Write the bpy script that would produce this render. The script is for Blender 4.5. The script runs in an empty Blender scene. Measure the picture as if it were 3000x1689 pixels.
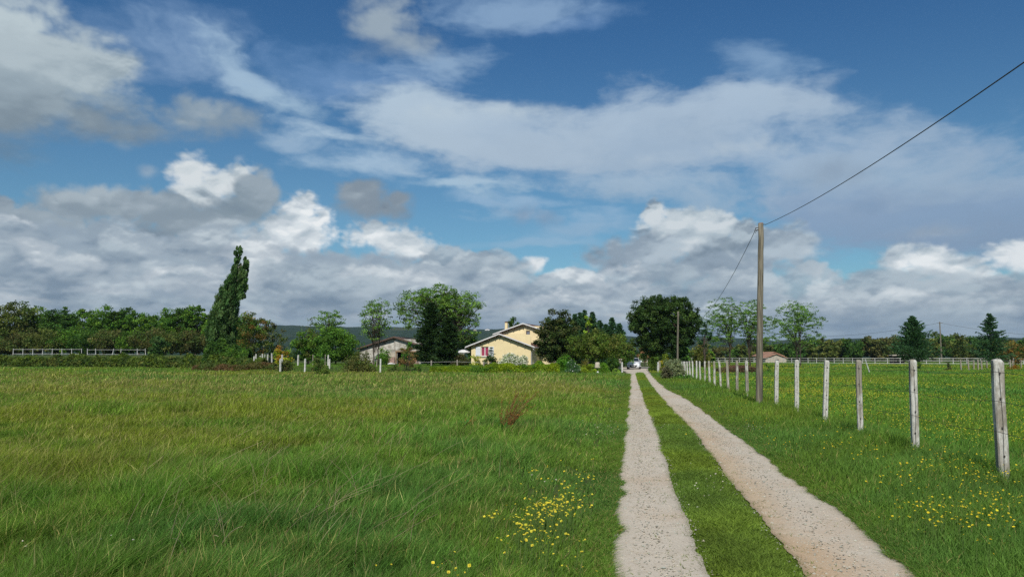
import bpy, math, random
import numpy as np
from mathutils import Vector
C = bpy.context.scene.collection
PI = math.pi
# ------------------------------------------------------------------ camera model
F = 2250.0; CX = 1500.0; CY = 844.5; EYE = 1.6
PITCH = math.atan(200.5 / F)
def ray(px, py):
    a = (px - CX) / F; b = -(py - CY) / F
    return (a, math.cos(PITCH) - b * math.sin(PITCH), math.sin(PITCH) + b * math.cos(PITCH))
def at(px, py, Y):
    d = ray(px, py); t = Y / d[1]
    return (d[0] * t, Y, EYE + d[2] * t)
def gnd(px, py, z=0.0):
    d = ray(px, py); t = (z - EYE) / d[2]
    return (d[0] * t, d[1] * t, z)
def XD(px, Y, z=EYE): return (px - CX) / F * (Y * math.cos(PITCH) + (z - EYE) * math.sin(PITCH))
def ss(a, b, x):
    t = np.clip((np.asarray(x, float) - a) / (b - a), 0, 1)
    return t * t * (3 - 2 * t)
# ------------------------------------------------------------------ numeric noise
def vnoise(x, y, seed=0):
    x = np.asarray(x, float); y = np.asarray(y, float)
    xi = np.floor(x).astype(np.int64); yi = np.floor(y).astype(np.int64)
    xf = x - xi; yf = y - yi
    def hsh(a, b):
        n = (a * 374761393 + b * 668265263 + seed * 1442695041) & 0xffffffff
        n = ((n ^ (n >> 13)) * 1274126177) & 0xffffffff
        return ((n ^ (n >> 16)) & 0xffff) / 65535.0
    u = xf * xf * (3 - 2 * xf); v = yf * yf * (3 - 2 * yf)
    return (hsh(xi, yi) * (1 - u) + hsh(xi + 1, yi) * u) * (1 - v) + (hsh(xi, yi + 1) * (1 - u) + hsh(xi + 1, yi + 1) * u) * v
def fbm(x, y, s, seed=0, o=4):
    r = 0; a = 1; t = 0
    for k in range(o):
        r = r + a * vnoise(np.asarray(x) / s, np.asarray(y) / s, seed + k * 17); t += a; a *= .5; s *= .5
    return r / t
def roadx(Y): return 1.98 + .152 * np.asarray(Y, float)
def H(x, y):
    x = np.asarray(x, float); y = np.asarray(y, float)
    rx = roadx(y)
    a = x / np.maximum(y, 1.0)
    g = .55 * ss(77, 85, y) * (1 - ss(rx - 7.5, rx - 4.0, x)) * (1 - ss(180, 400, y)) * ss(-.37, -.32, a)
    l = 1.95 * ss(121, 137, y) * (1 - ss(-.34, -.27, a)) * (1 - ss(400, 900, y))
    far = 1.0 - ss(60, 400, y)
    off = ss(2.0, 6.0, np.abs(x - rx))
    u = (fbm(x, y, 9.0, 5, 2) - .5) * .16 * off * far * (1 - ss(70, 78, y))
    return g + l + u
def Hs(x, y): return float(H(np.array([x]), np.array([y]))[0])
# ------------------------------------------------------------------ mesh helpers
class MB:
    def __init__(s): s.V = []; s.F = []; s.n = 0; s.K = []
    def add(s, V, *Fs, col=None):
        V = np.asarray(V, np.float64).reshape(-1, 3)
        for f in Fs:
            f = np.asarray(f, np.int64)
            if f.size: s.F.append(f.reshape(-1, f.shape[-1]) + s.n)
        s.V.append(V); s.n += len(V)
        if col is None: col = (1, 1, 1)
        c = np.asarray(col, float)
        if c.ndim == 1: c = np.tile(c, (len(V), 1))
        s.K.append(c); return s
    def box(s, c, d, rz=0, col=None, taper=1.0, bev=0.0):
        x, y, z = np.array(d) / 2.0
        b = min(bev, x * .9, y * .9)
        ring = [(-x, -y), (x, -y), (x, y), (-x, y)] if b <= 0 else [(-x + b, -y), (x - b, -y), (x, -y + b), (x, y - b), (x - b, y), (-x + b, y), (-x, y - b), (-x, -y + b)]
        n = len(ring); V = []
        lv = [(-z, 1.0, 0)] + ([(z - b, taper, 0), (z, taper, b)] if b > 0 else [(z, taper, 0)])
        for (zz, t, sh) in lv:
            for (a, e) in ring:
                V.append((a * t - math.copysign(sh, a) * (sh > 0), e * t - math.copysign(sh, e) * (sh > 0), zz))
        V = np.array(V); Q = []
        for l in range(len(lv) - 1):
            for i in range(n):
                j = (i + 1) % n; Q.append((l * n + i, l * n + j, (l + 1) * n + j, (l + 1) * n + i))
        cr, sr = math.cos(rz), math.sin(rz)
        V = np.c_[V[:, 0] * cr - V[:, 1] * sr, V[:, 0] * sr + V[:, 1] * cr, V[:, 2]] + np.array(c)
        top = [list(range((len(lv) - 1) * n, len(lv) * n))]; bot = [list(range(n))[::-1]]
        return s.add(V, Q, top, bot, col=col)
    def tube(s, pts, rad, n=6, col=None, cap=True):
        P = np.asarray(pts, float); R = np.broadcast_to(np.asarray(rad, float), (len(P),))
        T = np.gradient(P, axis=0); T /= np.linalg.norm(T, axis=1)[:, None] + 1e-9
        ref = np.array([0, 0, 1.]) if abs(T[:, 2]).mean() < .8 else np.array([1., 0, 0])
        U = np.cross(T, ref); U /= np.linalg.norm(U, axis=1)[:, None] + 1e-9
        W = np.cross(T, U)
        a = np.arange(n) * 2 * PI / n
        V = (P[:, None] + R[:, None, None] * (np.cos(a)[None, :, None] * U[:, None] + np.sin(a)[None, :, None] * W[:, None])).reshape(-1, 3)
        m = len(P); i = np.arange(m - 1)[:, None] * n; j = np.arange(n)[None]; k = (j + 1) % n
        Q = np.stack([i + j, i + k, i + n + k, i + n + j], -1).reshape(-1, 4)
        fs = [Q]
        if cap: fs += [[list(range(n))[::-1]], [list(range((m - 1) * n, m * n))]]
        return s.add(V, *fs, col=col)
    def hexa(s, bot, top, col=None):      # 4 bottom corners, 4 top corners
        return s.add(list(bot) + list(top), [(3, 2, 1, 0), (4, 5, 6, 7), (0, 1, 5, 4), (1, 2, 6, 5), (2, 3, 7, 6), (3, 0, 4, 7)], col=col)
    def build(s, name, mat, parent=None, smooth=False):
        V = np.concatenate(s.V); K = np.concatenate(s.K)
        me = bpy.data.meshes.new(name)
        me.vertices.add(len(V)); me.vertices.foreach_set('co', V.astype(np.float32).ravel())
        nl = sum(f.size for f in s.F); npo = sum(len(f) for f in s.F)
        me.loops.add(nl); me.loops.foreach_set('vertex_index', np.concatenate([f.ravel() for f in s.F]).astype(np.int32))
        me.polygons.add(npo)
        tot = np.concatenate([np.full(len(f), f.shape[1]) for f in s.F])
        st = np.concatenate([[0], np.cumsum(tot)[:-1]])
        me.polygons.foreach_set('loop_start', st.astype(np.int32))
        me.polygons.foreach_set('use_smooth', np.full(npo, smooth, bool))
        a = me.color_attributes.new('Col', 'FLOAT_COLOR', 'POINT')
        a.data.foreach_set('color', np.c_[K, np.ones(len(K))].astype(np.float32).ravel())
        me.update(calc_edges=True)
        if mat: me.materials.append(mat)
        o = bpy.data.objects.new(name, me); C.objects.link(o)
        if parent: o.parent = parent
        return o
def tag(o, label=None, cat=None, group=None, kind=None):
    for k, v in (('label', label), ('category', cat), ('group', group), ('kind', kind)):
        if v: o[k] = v
    return o
def thing(name, label, cat, loc=(0, 0, 0), rz=0, group=None, sc=1):
    o = bpy.data.objects.new(name, None); C.objects.link(o)
    o.location = loc; o.rotation_euler = (0, 0, rz); o.scale = (sc, sc, sc) if not hasattr(sc, '__len__') else sc
    o.empty_display_size = .2
    return tag(o, label, cat, group)
def dup(root, loc, rz, label, sc=(1, 1, 1), group=None):
    r = root.copy(); C.objects.link(r); r.location = loc; r.rotation_euler = (0, 0, rz); r.scale = sc; r['label'] = label
    if group: r['group'] = group
    for ch in list(root.children):
        c = ch.copy(); C.objects.link(c); c.parent = r
        for g in list(ch.children):
            d = g.copy(); C.objects.link(d); d.parent = c
    return r
# ------------------------------------------------------------------ material helpers
class NT:
    def __init__(s, tree): s.t = tree; s.t.nodes.clear()
    def n(s, typ, **kw):
        x = s.t.nodes.new(typ)
        for k, v in kw.items(): setattr(x, k, v)
        return x
    def put(s, sock, v):
        if v is None: return
        if isinstance(v, bpy.types.NodeSocket): s.t.links.new(v, sock)
        else:
            if hasattr(v, '__len__') and sock.type == 'RGBA' and len(v) == 3: v = (*v, 1)
            sock.default_value = v
    def m(s, op, a, b=None, c=None, clamp=False):
        x = s.n('ShaderNodeMath', operation=op, use_clamp=clamp)
        for i, v in enumerate((a, b, c)): s.put(x.inputs[i], v)
        return x.outputs[0]
    def v(s, op, a, b=None, scale=None):
        x = s.n('ShaderNodeVectorMath', operation=op)
        s.put(x.inputs[0], a); s.put(x.inputs[1], b)
        if scale is not None: s.put(x.inputs['Scale'], scale)
        return x.outputs['Value'] if op in ('LENGTH', 'DOT_PRODUCT', 'DISTANCE') else x.outputs[0]
    def mr(s, x, a, b, c=0.0, d=1.0, smooth=True):
        k = s.n('ShaderNodeMapRange', interpolation_type='SMOOTHSTEP' if smooth else 'LINEAR', clamp=True)
        for i, q in enumerate((x, a, b, c, d)): s.put(k.inputs[i], q)
        return k.outputs[0]
    def mix(s, f, a, b, mode='MIX'):
        x = s.n('ShaderNodeMix', data_type='RGBA', blend_type=mode)
        s.put(x.inputs[0], f); s.put(x.inputs[6], a); s.put(x.inputs[7], b)
        return x.outputs[2]
    def noise(s, vec, scale, detail=4, rough=.5, dim='3D', dist=0.0, col=False):
        x = s.n('ShaderNodeTexNoise', noise_dimensions=dim)
        s.put(x.inputs['Vector'], vec); s.put(x.inputs['Scale'], scale); s.put(x.inputs['Detail'], detail)
        s.put(x.inputs['Roughness'], rough); s.put(x.inputs['Distortion'], dist)
        return x.outputs['Color' if col else 'Fac']
def newmat(name):
    m = bpy.data.materials.new(name); m.use_nodes = True
    return m, NT(m.node_tree)
def finish(nt, sh, disp=None):
    o = nt.n('ShaderNodeOutputMaterial'); nt.t.links.new(sh, o.inputs[0])
def prin(nt, col, rough=.7, normal=None, metal=0.0, spec=.4):
    p = nt.n('ShaderNodeBsdfPrincipled')
    nt.put(p.inputs['Base Color'], col); nt.put(p.inputs['Roughness'], rough); nt.put(p.inputs['Metallic'], metal)
    nt.put(p.inputs['Specular IOR Level'], spec)
    if normal: nt.put(p.inputs['Normal'], normal)
    return p.outputs[0]
def bump(nt, h, strength=.4, dist=.02):
    b = nt.n('ShaderNodeBump'); nt.put(b.inputs['Strength'], strength); nt.put(b.inputs['Distance'], dist); nt.put(b.inputs['Height'], h)
    return b.outputs[0]
def leafmat(name, col, trans=.3, spec=.12):
    m, t = newmat(name)
    a = t.n('ShaderNodeAttribute', attribute_name='Col').outputs['Color']
    c = t.mix(1.0, a, col, 'MULTIPLY')
    d = prin(t, c, .6, spec=spec)
    tr = t.n('ShaderNodeBsdfTranslucent'); c2 = t.mix(1.0, c, (1.1, 1.25, .5), 'MULTIPLY'); t.put(tr.inputs[0], c2)
    mx = t.n('ShaderNodeMixShader'); mx.inputs[0].default_value = trans
    t.t.links.new(d, mx.inputs[1]); t.t.links.new(tr.outputs[0], mx.inputs[2])
    finish(t, mx.outputs[0]); return m
def plain(name, col, rough=.7, var=.15, scale=3.0, b=0.0, metal=0, spec=.4, stretch=(1, 1, 1), col2=None, lo=.35, hi=.65):
    m, t = newmat(name)
    g = t.n('ShaderNodeTexCoord').outputs['Object']
    g2 = t.v('MULTIPLY', g, stretch)
    nz = t.noise(g2, scale, 6, .6)
    c2 = col2 if col2 else tuple(max(0, c * (1 - var * 2)) for c in col)
    c = t.mix(t.mr(nz, lo, hi), col, c2)
    nrm = bump(t, nz, b, .02) if b else None
    finish(t, prin(t, c, rough, nrm, metal, spec)); return m
M = {}
M['grass'] = leafmat('grass_blades', (1.62, 1.56, 1.12), .40, .15)
M['leaf'] = leafmat('foliage', (1.92, 2.15, 1.45), .42)
M['needle'] = leafmat('needles', (1.65, 1.95, 1.4), .32)
M['petal'] = leafmat('petals', (1, 1, 1), .25, .1)
M['bark'] = plain('bark', (.075, .06, .045), .9, .3, 2.0, .5, stretch=(3, 3, .6))
M['palebark'] = plain('pale_bark', (.25, .23, .18), .9, .3, 2.0, .5, stretch=(3, 3, .6))
M['stem'] = leafmat('stems', (1, 1, 1), .1)
# ------------------------------------------------------------------ foliage generators
def frames(N, rng, upb=.0):
    n = rng.normal(size=(N, 3)); n[:, 2] += upb; n /= np.linalg.norm(n, axis=1)[:, None]
    r = rng.normal(size=(N, 3)); u = np.cross(n, r); u /= np.linalg.norm(u, axis=1)[:, None]
    return u, np.cross(n, u)
def leaves(mb, P, size, rng, col, el=1.7, upb=.6, dirv=None):
    N = len(P); u, v = frames(N, rng, upb)
    if dirv is not None:
        u = dirv + rng.normal(size=(N, 3)) * .35; u /= np.linalg.norm(u, axis=1)[:, None]
        v = np.cross(u, rng.normal(size=(N, 3))); v /= np.linalg.norm(v, axis=1)[:, None]
    s = np.asarray(size) * rng.uniform(.6, 1.3, N); s = s[:, None]
    V = np.stack([P - u * s * el * .5, P - v * s * .5 + u * s * .1, P + u * s * el * .5, P + v * s * .5 + u * s * .1], 1)
    mb.add(V.reshape(-1, 3), np.arange(N * 4).reshape(N, 4), col=np.repeat(np.clip(col, 0, 1), 4, 0))
def jcol(base, N, rng, v=.22, hue=.12):
    k = rng.normal(1, v, (N, 1)).clip(.35, 1.9); h = rng.normal(0, hue, (N, 1))
    return np.asarray(base) * k * np.c_[1 + h, np.ones(N), 1 - h * .5]
def sph(N, rng):
    d = rng.normal(size=(N, 3)); return d / np.linalg.norm(d, axis=1)[:, None]
def clumped(mb, Cn, Rc, nl, size, rng, cols, flat=.7, upb=.6, el=1.7, dirv=None, vari=.25):
    K = len(Cn); idx = np.repeat(np.arange(K), nl)
    r = rng.uniform(0, 1, len(idx)) ** .5
    P = Cn[idx] + sph(len(idx), rng) * (np.asarray(Rc)[idx] * r)[:, None] * np.array([1, 1, flat])
    cols = np.asarray(cols, float); pick = cols[rng.integers(0, len(cols), K)] * rng.normal(1, vari, (K, 1)).clip(.5, 1.6)
    leaves(mb, P, size, rng, jcol(pick[idx], len(idx), rng, .2, .08), el, upb, dirv)
def limb(mb, a, b, r0, r1, rng, wob=.08, n=6, k=6):
    a = np.array(a, float); b = np.array(b, float); L = np.linalg.norm(b - a)
    t = np.linspace(0, 1, k)[:, None]
    mid = np.array([0, 0, 1.0]) * L * .12
    P = a + (b - a) * t + mid * (np.sin(t * PI)) * .6 + rng.normal(0, wob * L / 6, (k, 3)) * np.sin(t * PI)
    mb.tube(P, np.linspace(r0, r1, k), n)
def tree(name, label, px, top, wpx, Y, cols, kind='round', bottom=.25, nc=60, nl=70, leaf=.17, flat=.7, trunk_r=None, cr=.17,
         cat='tree', group=None, seed=1, lean=0.0, ells=None, mat='leaf', bark='bark', limbs=18, trunks=1, upb=.6, el=1.7, base=None, rin=.35, vari=.25, trunk_dx=0.0):
    rng = np.random.default_rng(seed)
    x, _, zt = at(px, top, Y); g = Hs(x, Y) if base is None else base
    h = zt - g; w = wpx / F * Y
    root = thing(name, label, cat, (x, Y, g), 0, group)
    cb = h * bottom
    if ells is None: ells = [(0, (cb + h) / 2 / h, w / 2, (h - cb) / 2, w / 2)]
    else: ells = [(e[0] / F * Y, e[1], e[2] / F * Y, e[3] * h, (e[2] if len(e) < 5 else e[4]) / F * Y) for e in ells]
    vol = np.array([e[2] * e[3] * e[4] for e in ells]); n_e = np.maximum(1, (nc * vol / vol.sum()).astype(int))
    Cn = []
    for e, n in zip(ells, n_e):
        d = sph(n, rng)
        rr = (rin + (1 - rin) * rng.uniform(0, 1, n) ** .6)
        rr *= .86 + .2 * vnoise(d[:, 0] * 2.3 + 7, d[:, 2] * 2.3 + d[:, 1] * 1.7, seed)
        c = d * rr[:, None] * np.array([e[2], e[4], e[3]]); c[:, 0] += e[0]; c[:, 2] += e[1] * h
        Cn.append(c)
    Cn = np.concatenate(Cn)
    rc = cr * w * rng.uniform(.6, 1.25, len(Cn)); rc = np.minimum(rc, np.maximum(.15, Cn[:, 2] * .8))
    q_ = np.argmax(Cn[:, 2] + rc * flat * .8); z0_ = Cn[:, 2].min(); Cn[:, 2] = z0_ + (Cn[:, 2] - z0_) * (h - rc[q_] * flat * .8 - z0_) / max(.1, Cn[q_, 2] - z0_)
    Cn[:, 2] = np.minimum(Cn[:, 2], h - rc * flat * .6)
    if len(ells) == 1: Cn[:, 0] *= (w / 2 - rc.mean() * .7) / max(.1, np.abs(Cn[:, 0]).max())
    Cn[:, 0] += lean * Cn[:, 2]
    cm = MB(); clumped(cm, Cn, rc, nl, leaf, rng, cols, flat, upb, el, vari=vari); cm.build('crown', M[mat], root)
    tm = MB(); tr = trunk_r or h * .018
    for k in range(trunks):
        ox = (k - (trunks - 1) / 2) * tr * 5 + trunk_dx / F * Y
        topz = h * (.8 if bottom < .5 else .9)
        zz = np.linspace(-.1, topz, 8)
        P = np.c_[ox * (1 + zz / h) + lean * zz + rng.normal(0, tr * .5, 8) * (zz > .3), rng.normal(0, tr * .4, 8) * (zz > .3), zz]
        tm.tube(P, np.linspace(tr * 1.15, tr * .25, 8) / (1 if trunks == 1 else 1.3), 8)
    for q in rng.permutation(len(Cn))[:limbs]:
        c = Cn[q]; z0 = max(h * .08, c[2] * rng.uniform(.35, .7)); z0 = min(z0, h * .75)
        kk = rng.integers(0, trunks); ox = (kk - (trunks - 1) / 2) * tr * 5 + trunk_dx / F * Y
        limb(tm, (ox * (1 + z0 / h) + lean * z0, 0, z0), c, tr * .3, tr * .07, rng)
    tm.build('trunk', M[bark], root)
    return root
def conifer(name, label, px, top, wpx, Y, cols, seed=1, cat='conifer', group=None, tiers=26, per=9, leaf=.16, droop=-.25, bottom=.05, power=.85, up=0, trunk_r=None, nl=34, mat='leaf', base=None, thick=.5, curl=.0):
    rng = np.random.default_rng(seed)
    x, _, zt = at(px, top, Y); g = Hs(x, Y) if base is None else base
    h = zt - g; w = wpx / F * Y / 2
    root = thing(name, label, cat, (x, Y, g), 0, group)
    cm = MB(); tm = MB(); tr = trunk_r or h * .015
    tm.tube(np.c_[np.zeros(6), np.zeros(6), np.linspace(-.1, h * .98, 6)], np.linspace(tr, .02, 6), 7)
    P = []; D = []
    for i in range(tiers):
        f = bottom + (1 - bottom) * (i + rng.uniform(-.3, .3)) / tiers; f = min(max(f, bottom), .985)
        L0 = w * max(.03, (1 - f)) ** power if up == 0 else w * (math.sin(PI * min(1, max(.02, (1.02 - f) / (1 - bottom) * .9))) ** .6)
        for k in range(per):
            a = rng.uniform(0, 2 * PI); L = L0 * rng.uniform(.45, 1.15)
            n = nl; t = rng.uniform(.05, 1, n) ** .7
            if droop > 0 and up == 0: L = min(L, (h - h * f) / (droop + max(curl, 0)) * .85)
            rad = t * L; z = h * f + rad * (droop if up == 0 else up) + curl * rad * t
            sp = thick * .22 * L * (1.1 - t) + .05
            p = np.c_[np.cos(a) * rad + rng.normal(0, 1, n) * sp, np.sin(a) * rad + rng.normal(0, 1, n) * sp, z + rng.normal(0, .4, n) * sp - .05]
            P.append(p); D.append(np.tile([math.cos(a), math.sin(a), (droop if up == 0 else up) + curl * .5], (n, 1)))
            if k % 2 == 0:
                tm.tube([(0, 0, h * f), (math.cos(a) * L * .9, math.sin(a) * L * .9, h * f + L * .9 * (droop if up == 0 else up))], [tr * .25, .01], 4, cap=False)
    P = np.concatenate(P); D = np.concatenate(D); P[:, 2] = np.clip(P[:, 2], .05, h)
    cols = np.asarray(cols, float); c = cols[rng.integers(0, len(cols), len(P))]
    leaves(cm, P, leaf, rng, jcol(c, len(P), rng, .25, .08), 2.4, .3, D)
    cm.build('crown', M[mat], root); tm.build('trunk', M['bark'], root)
    return root
def shrub(name, label, px0, px1, top, Y, cols, seed=1, leaf=.09, nc=45, nl=80, flat=.8, flowers=None, cat='shrub', group=None, mat='leaf', rin=.2, upb=.5, el=1.7, stems=12, cr=.2, base=None, depth=None, vari=.22, nfl=900, fsz=.08):
    rng = np.random.default_rng(seed)
    x, _, zt = at((px0 + px1) / 2, top, Y); g = Hs(x, Y) if base is None else base
    h = zt - g; w = (px1 - px0) / F * Y
    root = thing(name, label, cat, (x, Y, g), 0, group)
    d = sph(nc, rng); d[:, 2] = np.abs(d[:, 2]) * 1.0
    rr = rin + (1 - rin) * rng.uniform(0, 1, nc) ** .5
    rr *= .8 + .3 * vnoise(d[:, 0] * 2.5 + 3, d[:, 2] * 2.5, seed)
    dep = (depth or w) / 2
    rc = cr * min(w, h * 1.3) * rng.uniform(.7, 1.3, nc)
    Cn = d * rr[:, None] * np.array([max(w / 2 - rc.mean() * .6, .1), max(dep - rc.mean() * .6, .1), h - rc.mean() * .7]); Cn[:, 2] *= (h - rc.mean() * flat * .8) / max(.1, Cn[:, 2].max()); Cn[:, 0] *= max(.1, w / 2 - rc.mean() * .7) / max(.1, np.abs(Cn[:, 0]).max()); Cn[:, 2] = np.maximum(Cn[:, 2], rc * .5)
    cm = MB(); clumped(cm, Cn, rc, nl, leaf, rng, cols, flat, upb, el, vari=vari); fo = cm.build('foliage', M[mat], root)
    if flowers is not None:
        fm = MB(); n = nfl; q = rng.integers(0, nc, n); p = Cn[q] + sph(n, rng) * (rc[q] * 1.02)[:, None] * np.array([1, 1, flat])
        leaves(fm, p, fsz, rng, jcol(flowers, n, rng, .08, .02), 1.1, .3); fm.build('blossom', M['petal'], root)
    sm = MB()
    for q in range(min(stems, nc)):
        limb(sm, (rng.normal(0, .05), rng.normal(0, .05), -.05), Cn[q], .02 + h * .006, .006, rng, n=5, k=5)
    sm.build('stems', M['bark'], root)
    return root
# ================================================================== clouds, computed on a grid of sky directions
def S(r, g, b):
    f = lambda c: ((c / 255 + .055) / 1.055) ** 2.4 if c > 10 else c / 255 / 12.92
    return np.array((f(r), f(g), f(b)))
def pnoise(x, y, seed=0):
    xi = np.floor(x).astype(np.int32); yi = np.floor(y).astype(np.int32)
    xf = (x - xi).astype(np.float32); yf = (y - yi).astype(np.float32)
    def g(a, b, dx, dy):
        n = (a.astype(np.uint32) * np.uint32(374761393) + b.astype(np.uint32) * np.uint32(668265263) + np.uint32(seed * 974711 + 12345))
        n = (n ^ (n >> np.uint32(13))) * np.uint32(1274126177); n ^= n >> np.uint32(16)
        an = (n & np.uint32(0xffff)).astype(np.float32) * np.float32(2 * PI / 65536)
        return np.cos(an) * dx + np.sin(an) * dy
    u = xf * xf * xf * (xf * (xf * 6 - 15) + 10); v = yf * yf * yf * (yf * (yf * 6 - 15) + 10)
    a = g(xi, yi, xf, yf) * (1 - u) + g(xi + 1, yi, xf - 1, yf) * u
    b = g(xi, yi + 1, xf, yf - 1) * (1 - u) + g(xi + 1, yi + 1, xf - 1, yf - 1) * u
    return a * (1 - v) + b * v
def pf(x, y, s, seed=0, o=5, rough=.5):
    r = 0; a = 1.0; t = 0
    for k in range(o): r = r + a * pnoise(x / s, y / s, seed + k * 31); t += a; a *= rough; s *= .5
    return r / t * 1.6
def billow(x, y, s, seed=0, o=5, rough=.5):
    r = 0; a = 1.0; t = 0
    for k in range(o): r = r + a * np.abs(pnoise(x / s, y / s, seed + k * 37)) * 2; t += a; a *= rough; s *= .5
    return r / t
def clouds(az, el, lite=1.0):
    """az, el: 2-D grids in radians -> colour of the cloud light (premultiplied) and cover"""
    A = (az * F).astype(np.float32); E = (el * F).astype(np.float32)
    RGB = np.zeros(A.shape + (3,), np.float32); AL = np.zeros(A.shape, np.float32)
    st = abs(float(A[0, 1] - A[0, 0]))
    wx = pf(A, E * 1.5, 260, 3, 6); wy = pf(A, E * 1.5, 260, 11, 6)
    cx = pf(A, E * 3.2, 900, 23, 7, .56); cy = pf(A, E * 3.2, 900, 29, 7, .56)
    lum = pf(A, E * 1.6, 210, 41, 5); fine = pf(A, E * 2.0, 60, 47, 4)
    bil = billow(A, E * 1.25, 110, 53, 6, .48); bil2 = billow(A, E * 1.5, 50, 59, 5, .45)
    bl1 = .33 + pf(A, E * 1.25, 105, 53, 3, .4) * .45; bl2 = .33 + pf(A, E * 1.4, 60, 59, 2, .4) * .4
    cir = pf(A + cx * 160, E * 2.3 + cy * 160, 210, 71, 7, .6)
    strat = pf(A, E * 5.5, 330, 61, 6, .55)
    def pos(x, y):
        d = ray(x, y); n = math.sqrt(sum(q * q for q in d))
        return math.atan2(d[0], d[1]) * F, math.asin(d[2] / n) * F
    def over(al, c):
        nonlocal AL
        RGB[...] = RGB * (1 - al[..., None]) + c * al[..., None]
        AL[...] = AL * (1 - al) + al
    def cloud(puffs, stops, soft=14, amp=26, bs=1, op=1.0, relief=.6, lm=.25, warp=26, top=None, bot=None, rot=0.0, kind='c', wisp=0.0):
        ce = [pos(p[0], p[1]) + (p[2], p[3] if len(p) > 3 else p[2]) for p in puffs]
        m = 110 if kind == 'c' else 260
        a0 = min(c[0] - c[2] for c in ce) - m; a1 = max(c[0] + c[2] for c in ce) + m
        e0 = min(c[1] - c[3] for c in ce) - m; e1 = max(c[1] + c[3] for c in ce) + m
        j = np.where((A[0] > a0) & (A[0] < a1))[0]; i = np.where((E[:, 0] > e0) & (E[:, 0] < e1))[0]
        if len(i) < 3 or len(j) < 3: return
        sl = (slice(i[0], i[-1] + 1), slice(j[0], j[-1] + 1))
        if kind == 'c': a = A[sl] + wx[sl] * warp; e = E[sl] + wy[sl] * warp * .8
        else: a = A[sl] + cx[sl] * warp + wx[sl] * 30; e = E[sl] + cy[sl] * warp * .38 + fine[sl] * 8 + strat[sl] * 16
        f = None
        for (pa, pe, rx, ry) in ce:
            da = a - pa; de = e - pe
            if rot: da, de = da * math.cos(rot) + de * math.sin(rot), -da * math.sin(rot) + de * math.cos(rot)
            g = (1 - np.sqrt((da / rx) ** 2 + (de / ry) ** 2)) * min(rx, ry)
            f = g if f is None else np.logaddexp(f / 9, g / 9) * 9
        if kind == 'c':
            b = bil[sl] if bs == 1 else (bil2[sl] if bs == 2 else bil[sl] * .6 + bil2[sl] * .4)
            bs_ = bl1[sl] if bs == 1 else (bl2[sl] if bs == 2 else bl1[sl] * .6 + bl2[sl] * .4)
            fs = f + amp * (bs_ - .33) * 1.5
            f = f + amp * (b - .33) * 1.5
        else: fs = f
        et = max(c[1] + c[3] for c in ce) if top is None else pos(0, top)[1]
        eb = min(c[1] - c[3] for c in ce) if bot is None else pos(0, bot)[1]
        sf = soft * (1 + 1.3 * np.clip(1 - 1.6 * (E[sl] - eb) / (et - eb), 0, 1)) if kind == 'c' else soft
        al = (ss(0, 1, f / sf + (.62 if kind == 'v' else wisp) * cir[sl] + (.10 * fine[sl])) * op).astype(np.float32)
        hf = 44 * (1 - np.exp(-np.maximum(fs, -10) / 44)); gy = np.gradient(hf, axis=0) / st; gx = np.gradient(hf, axis=1) / st
        t = (E[sl] - eb) / (et - eb)
        t = t - relief * (gy + .25 * gx) + lm * lum[sl] + lm * .4 * fine[sl]
        t = np.clip(t, 0, 1) * (len(stops) - 1)
        k = np.clip(t.astype(int), 0, len(stops) - 2); fr = (t - k)[..., None]; fr = fr * fr * (3 - 2 * fr)
        sc_ = np.array(stops, np.float32); c = sc_[k] * (1 - fr) + sc_[k + 1] * fr
        r = RGB[sl]; r[...] = r * (1 - al[..., None]) + c * al[..., None]; q = AL[sl]; q[...] = q * (1 - al) + al
    W = S(224, 230, 234); L = S(200, 210, 217); G = S(160, 175, 188); D = S(118, 136, 153); DD = S(104, 121, 138)
    # --- thin high veils
    def veil(x, y, rx, ry, c, op, rot=0.0, warp=300, soft=None):
        cloud([(x, y, rx, ry)], [c * .93, c], soft=soft or min(rx, ry) * 1.0, amp=0, op=op, relief=0, lm=.4, warp=warp, rot=rot, kind='v')
    veil(1560, -10, 330, 95, S(150, 180, 212), .75); veil(1830, 20, 150, 40, S(140, 172, 208), .4)
    veil(450, 110, 420, 110, S(128, 158, 195), .65); veil(640, 200, 360, 80, S(150, 178, 208), .6, -.25)
    veil(740, 240, 230, 100, S(172, 198, 218), .85, -.35); veil(820, 300, 200, 60, S(160, 188, 212), .7, -.3)
    veil(1060, 235, 430, 80, S(125, 160, 203), .55); veil(1310, 190, 190, 70, S(158, 185, 212), .7, .3)
    veil(2170, 235, 190, 110, S(150, 180, 210), .6); veil(1740, 60, 250, 40, S(128, 163, 208), .3)
    veil(980, 415, 260, 45, S(176, 199, 218), .95, -.2); veil(860, 440, 220, 40, S(165, 190, 213), .7, -.1)
    veil(1060, 500, 260, 52, S(170, 195, 217), .85, .05); veil(1360, 565, 320, 34, S(176, 200, 218), .8, .03)
    veil(1470, 610, 260, 26, S(160, 187, 212), .7); veil(1650, 655, 300, 34, S(155, 184, 210), .7, .05); veil(1540, 700, 260, 24, S(160, 188, 212), .5)
    veil(1270, 365, 290, 130, S(182, 201, 217), .92, -.12, soft=80); veil(1480, 410, 480, 130, S(176, 195, 213), .85, soft=80)
    veil(1850, 430, 620, 170, S(172, 191, 210), .82, soft=110); veil(2200, 350, 500, 110, S(170, 190, 210), .95, -.15)
    veil(2500, 480, 620, 150, S(160, 182, 205), .95, -.1); veil(2750, 600, 640, 170, S(138, 162, 191), .9, soft=120)
    veil(2700, 500, 500, 70, S(165, 188, 208), .55, -.08)
    veil(1900, 560, 560, 60, S(160, 184, 206), .8, -.06); veil(2900, 700, 500, 110, S(132, 156, 184), .9)
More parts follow.
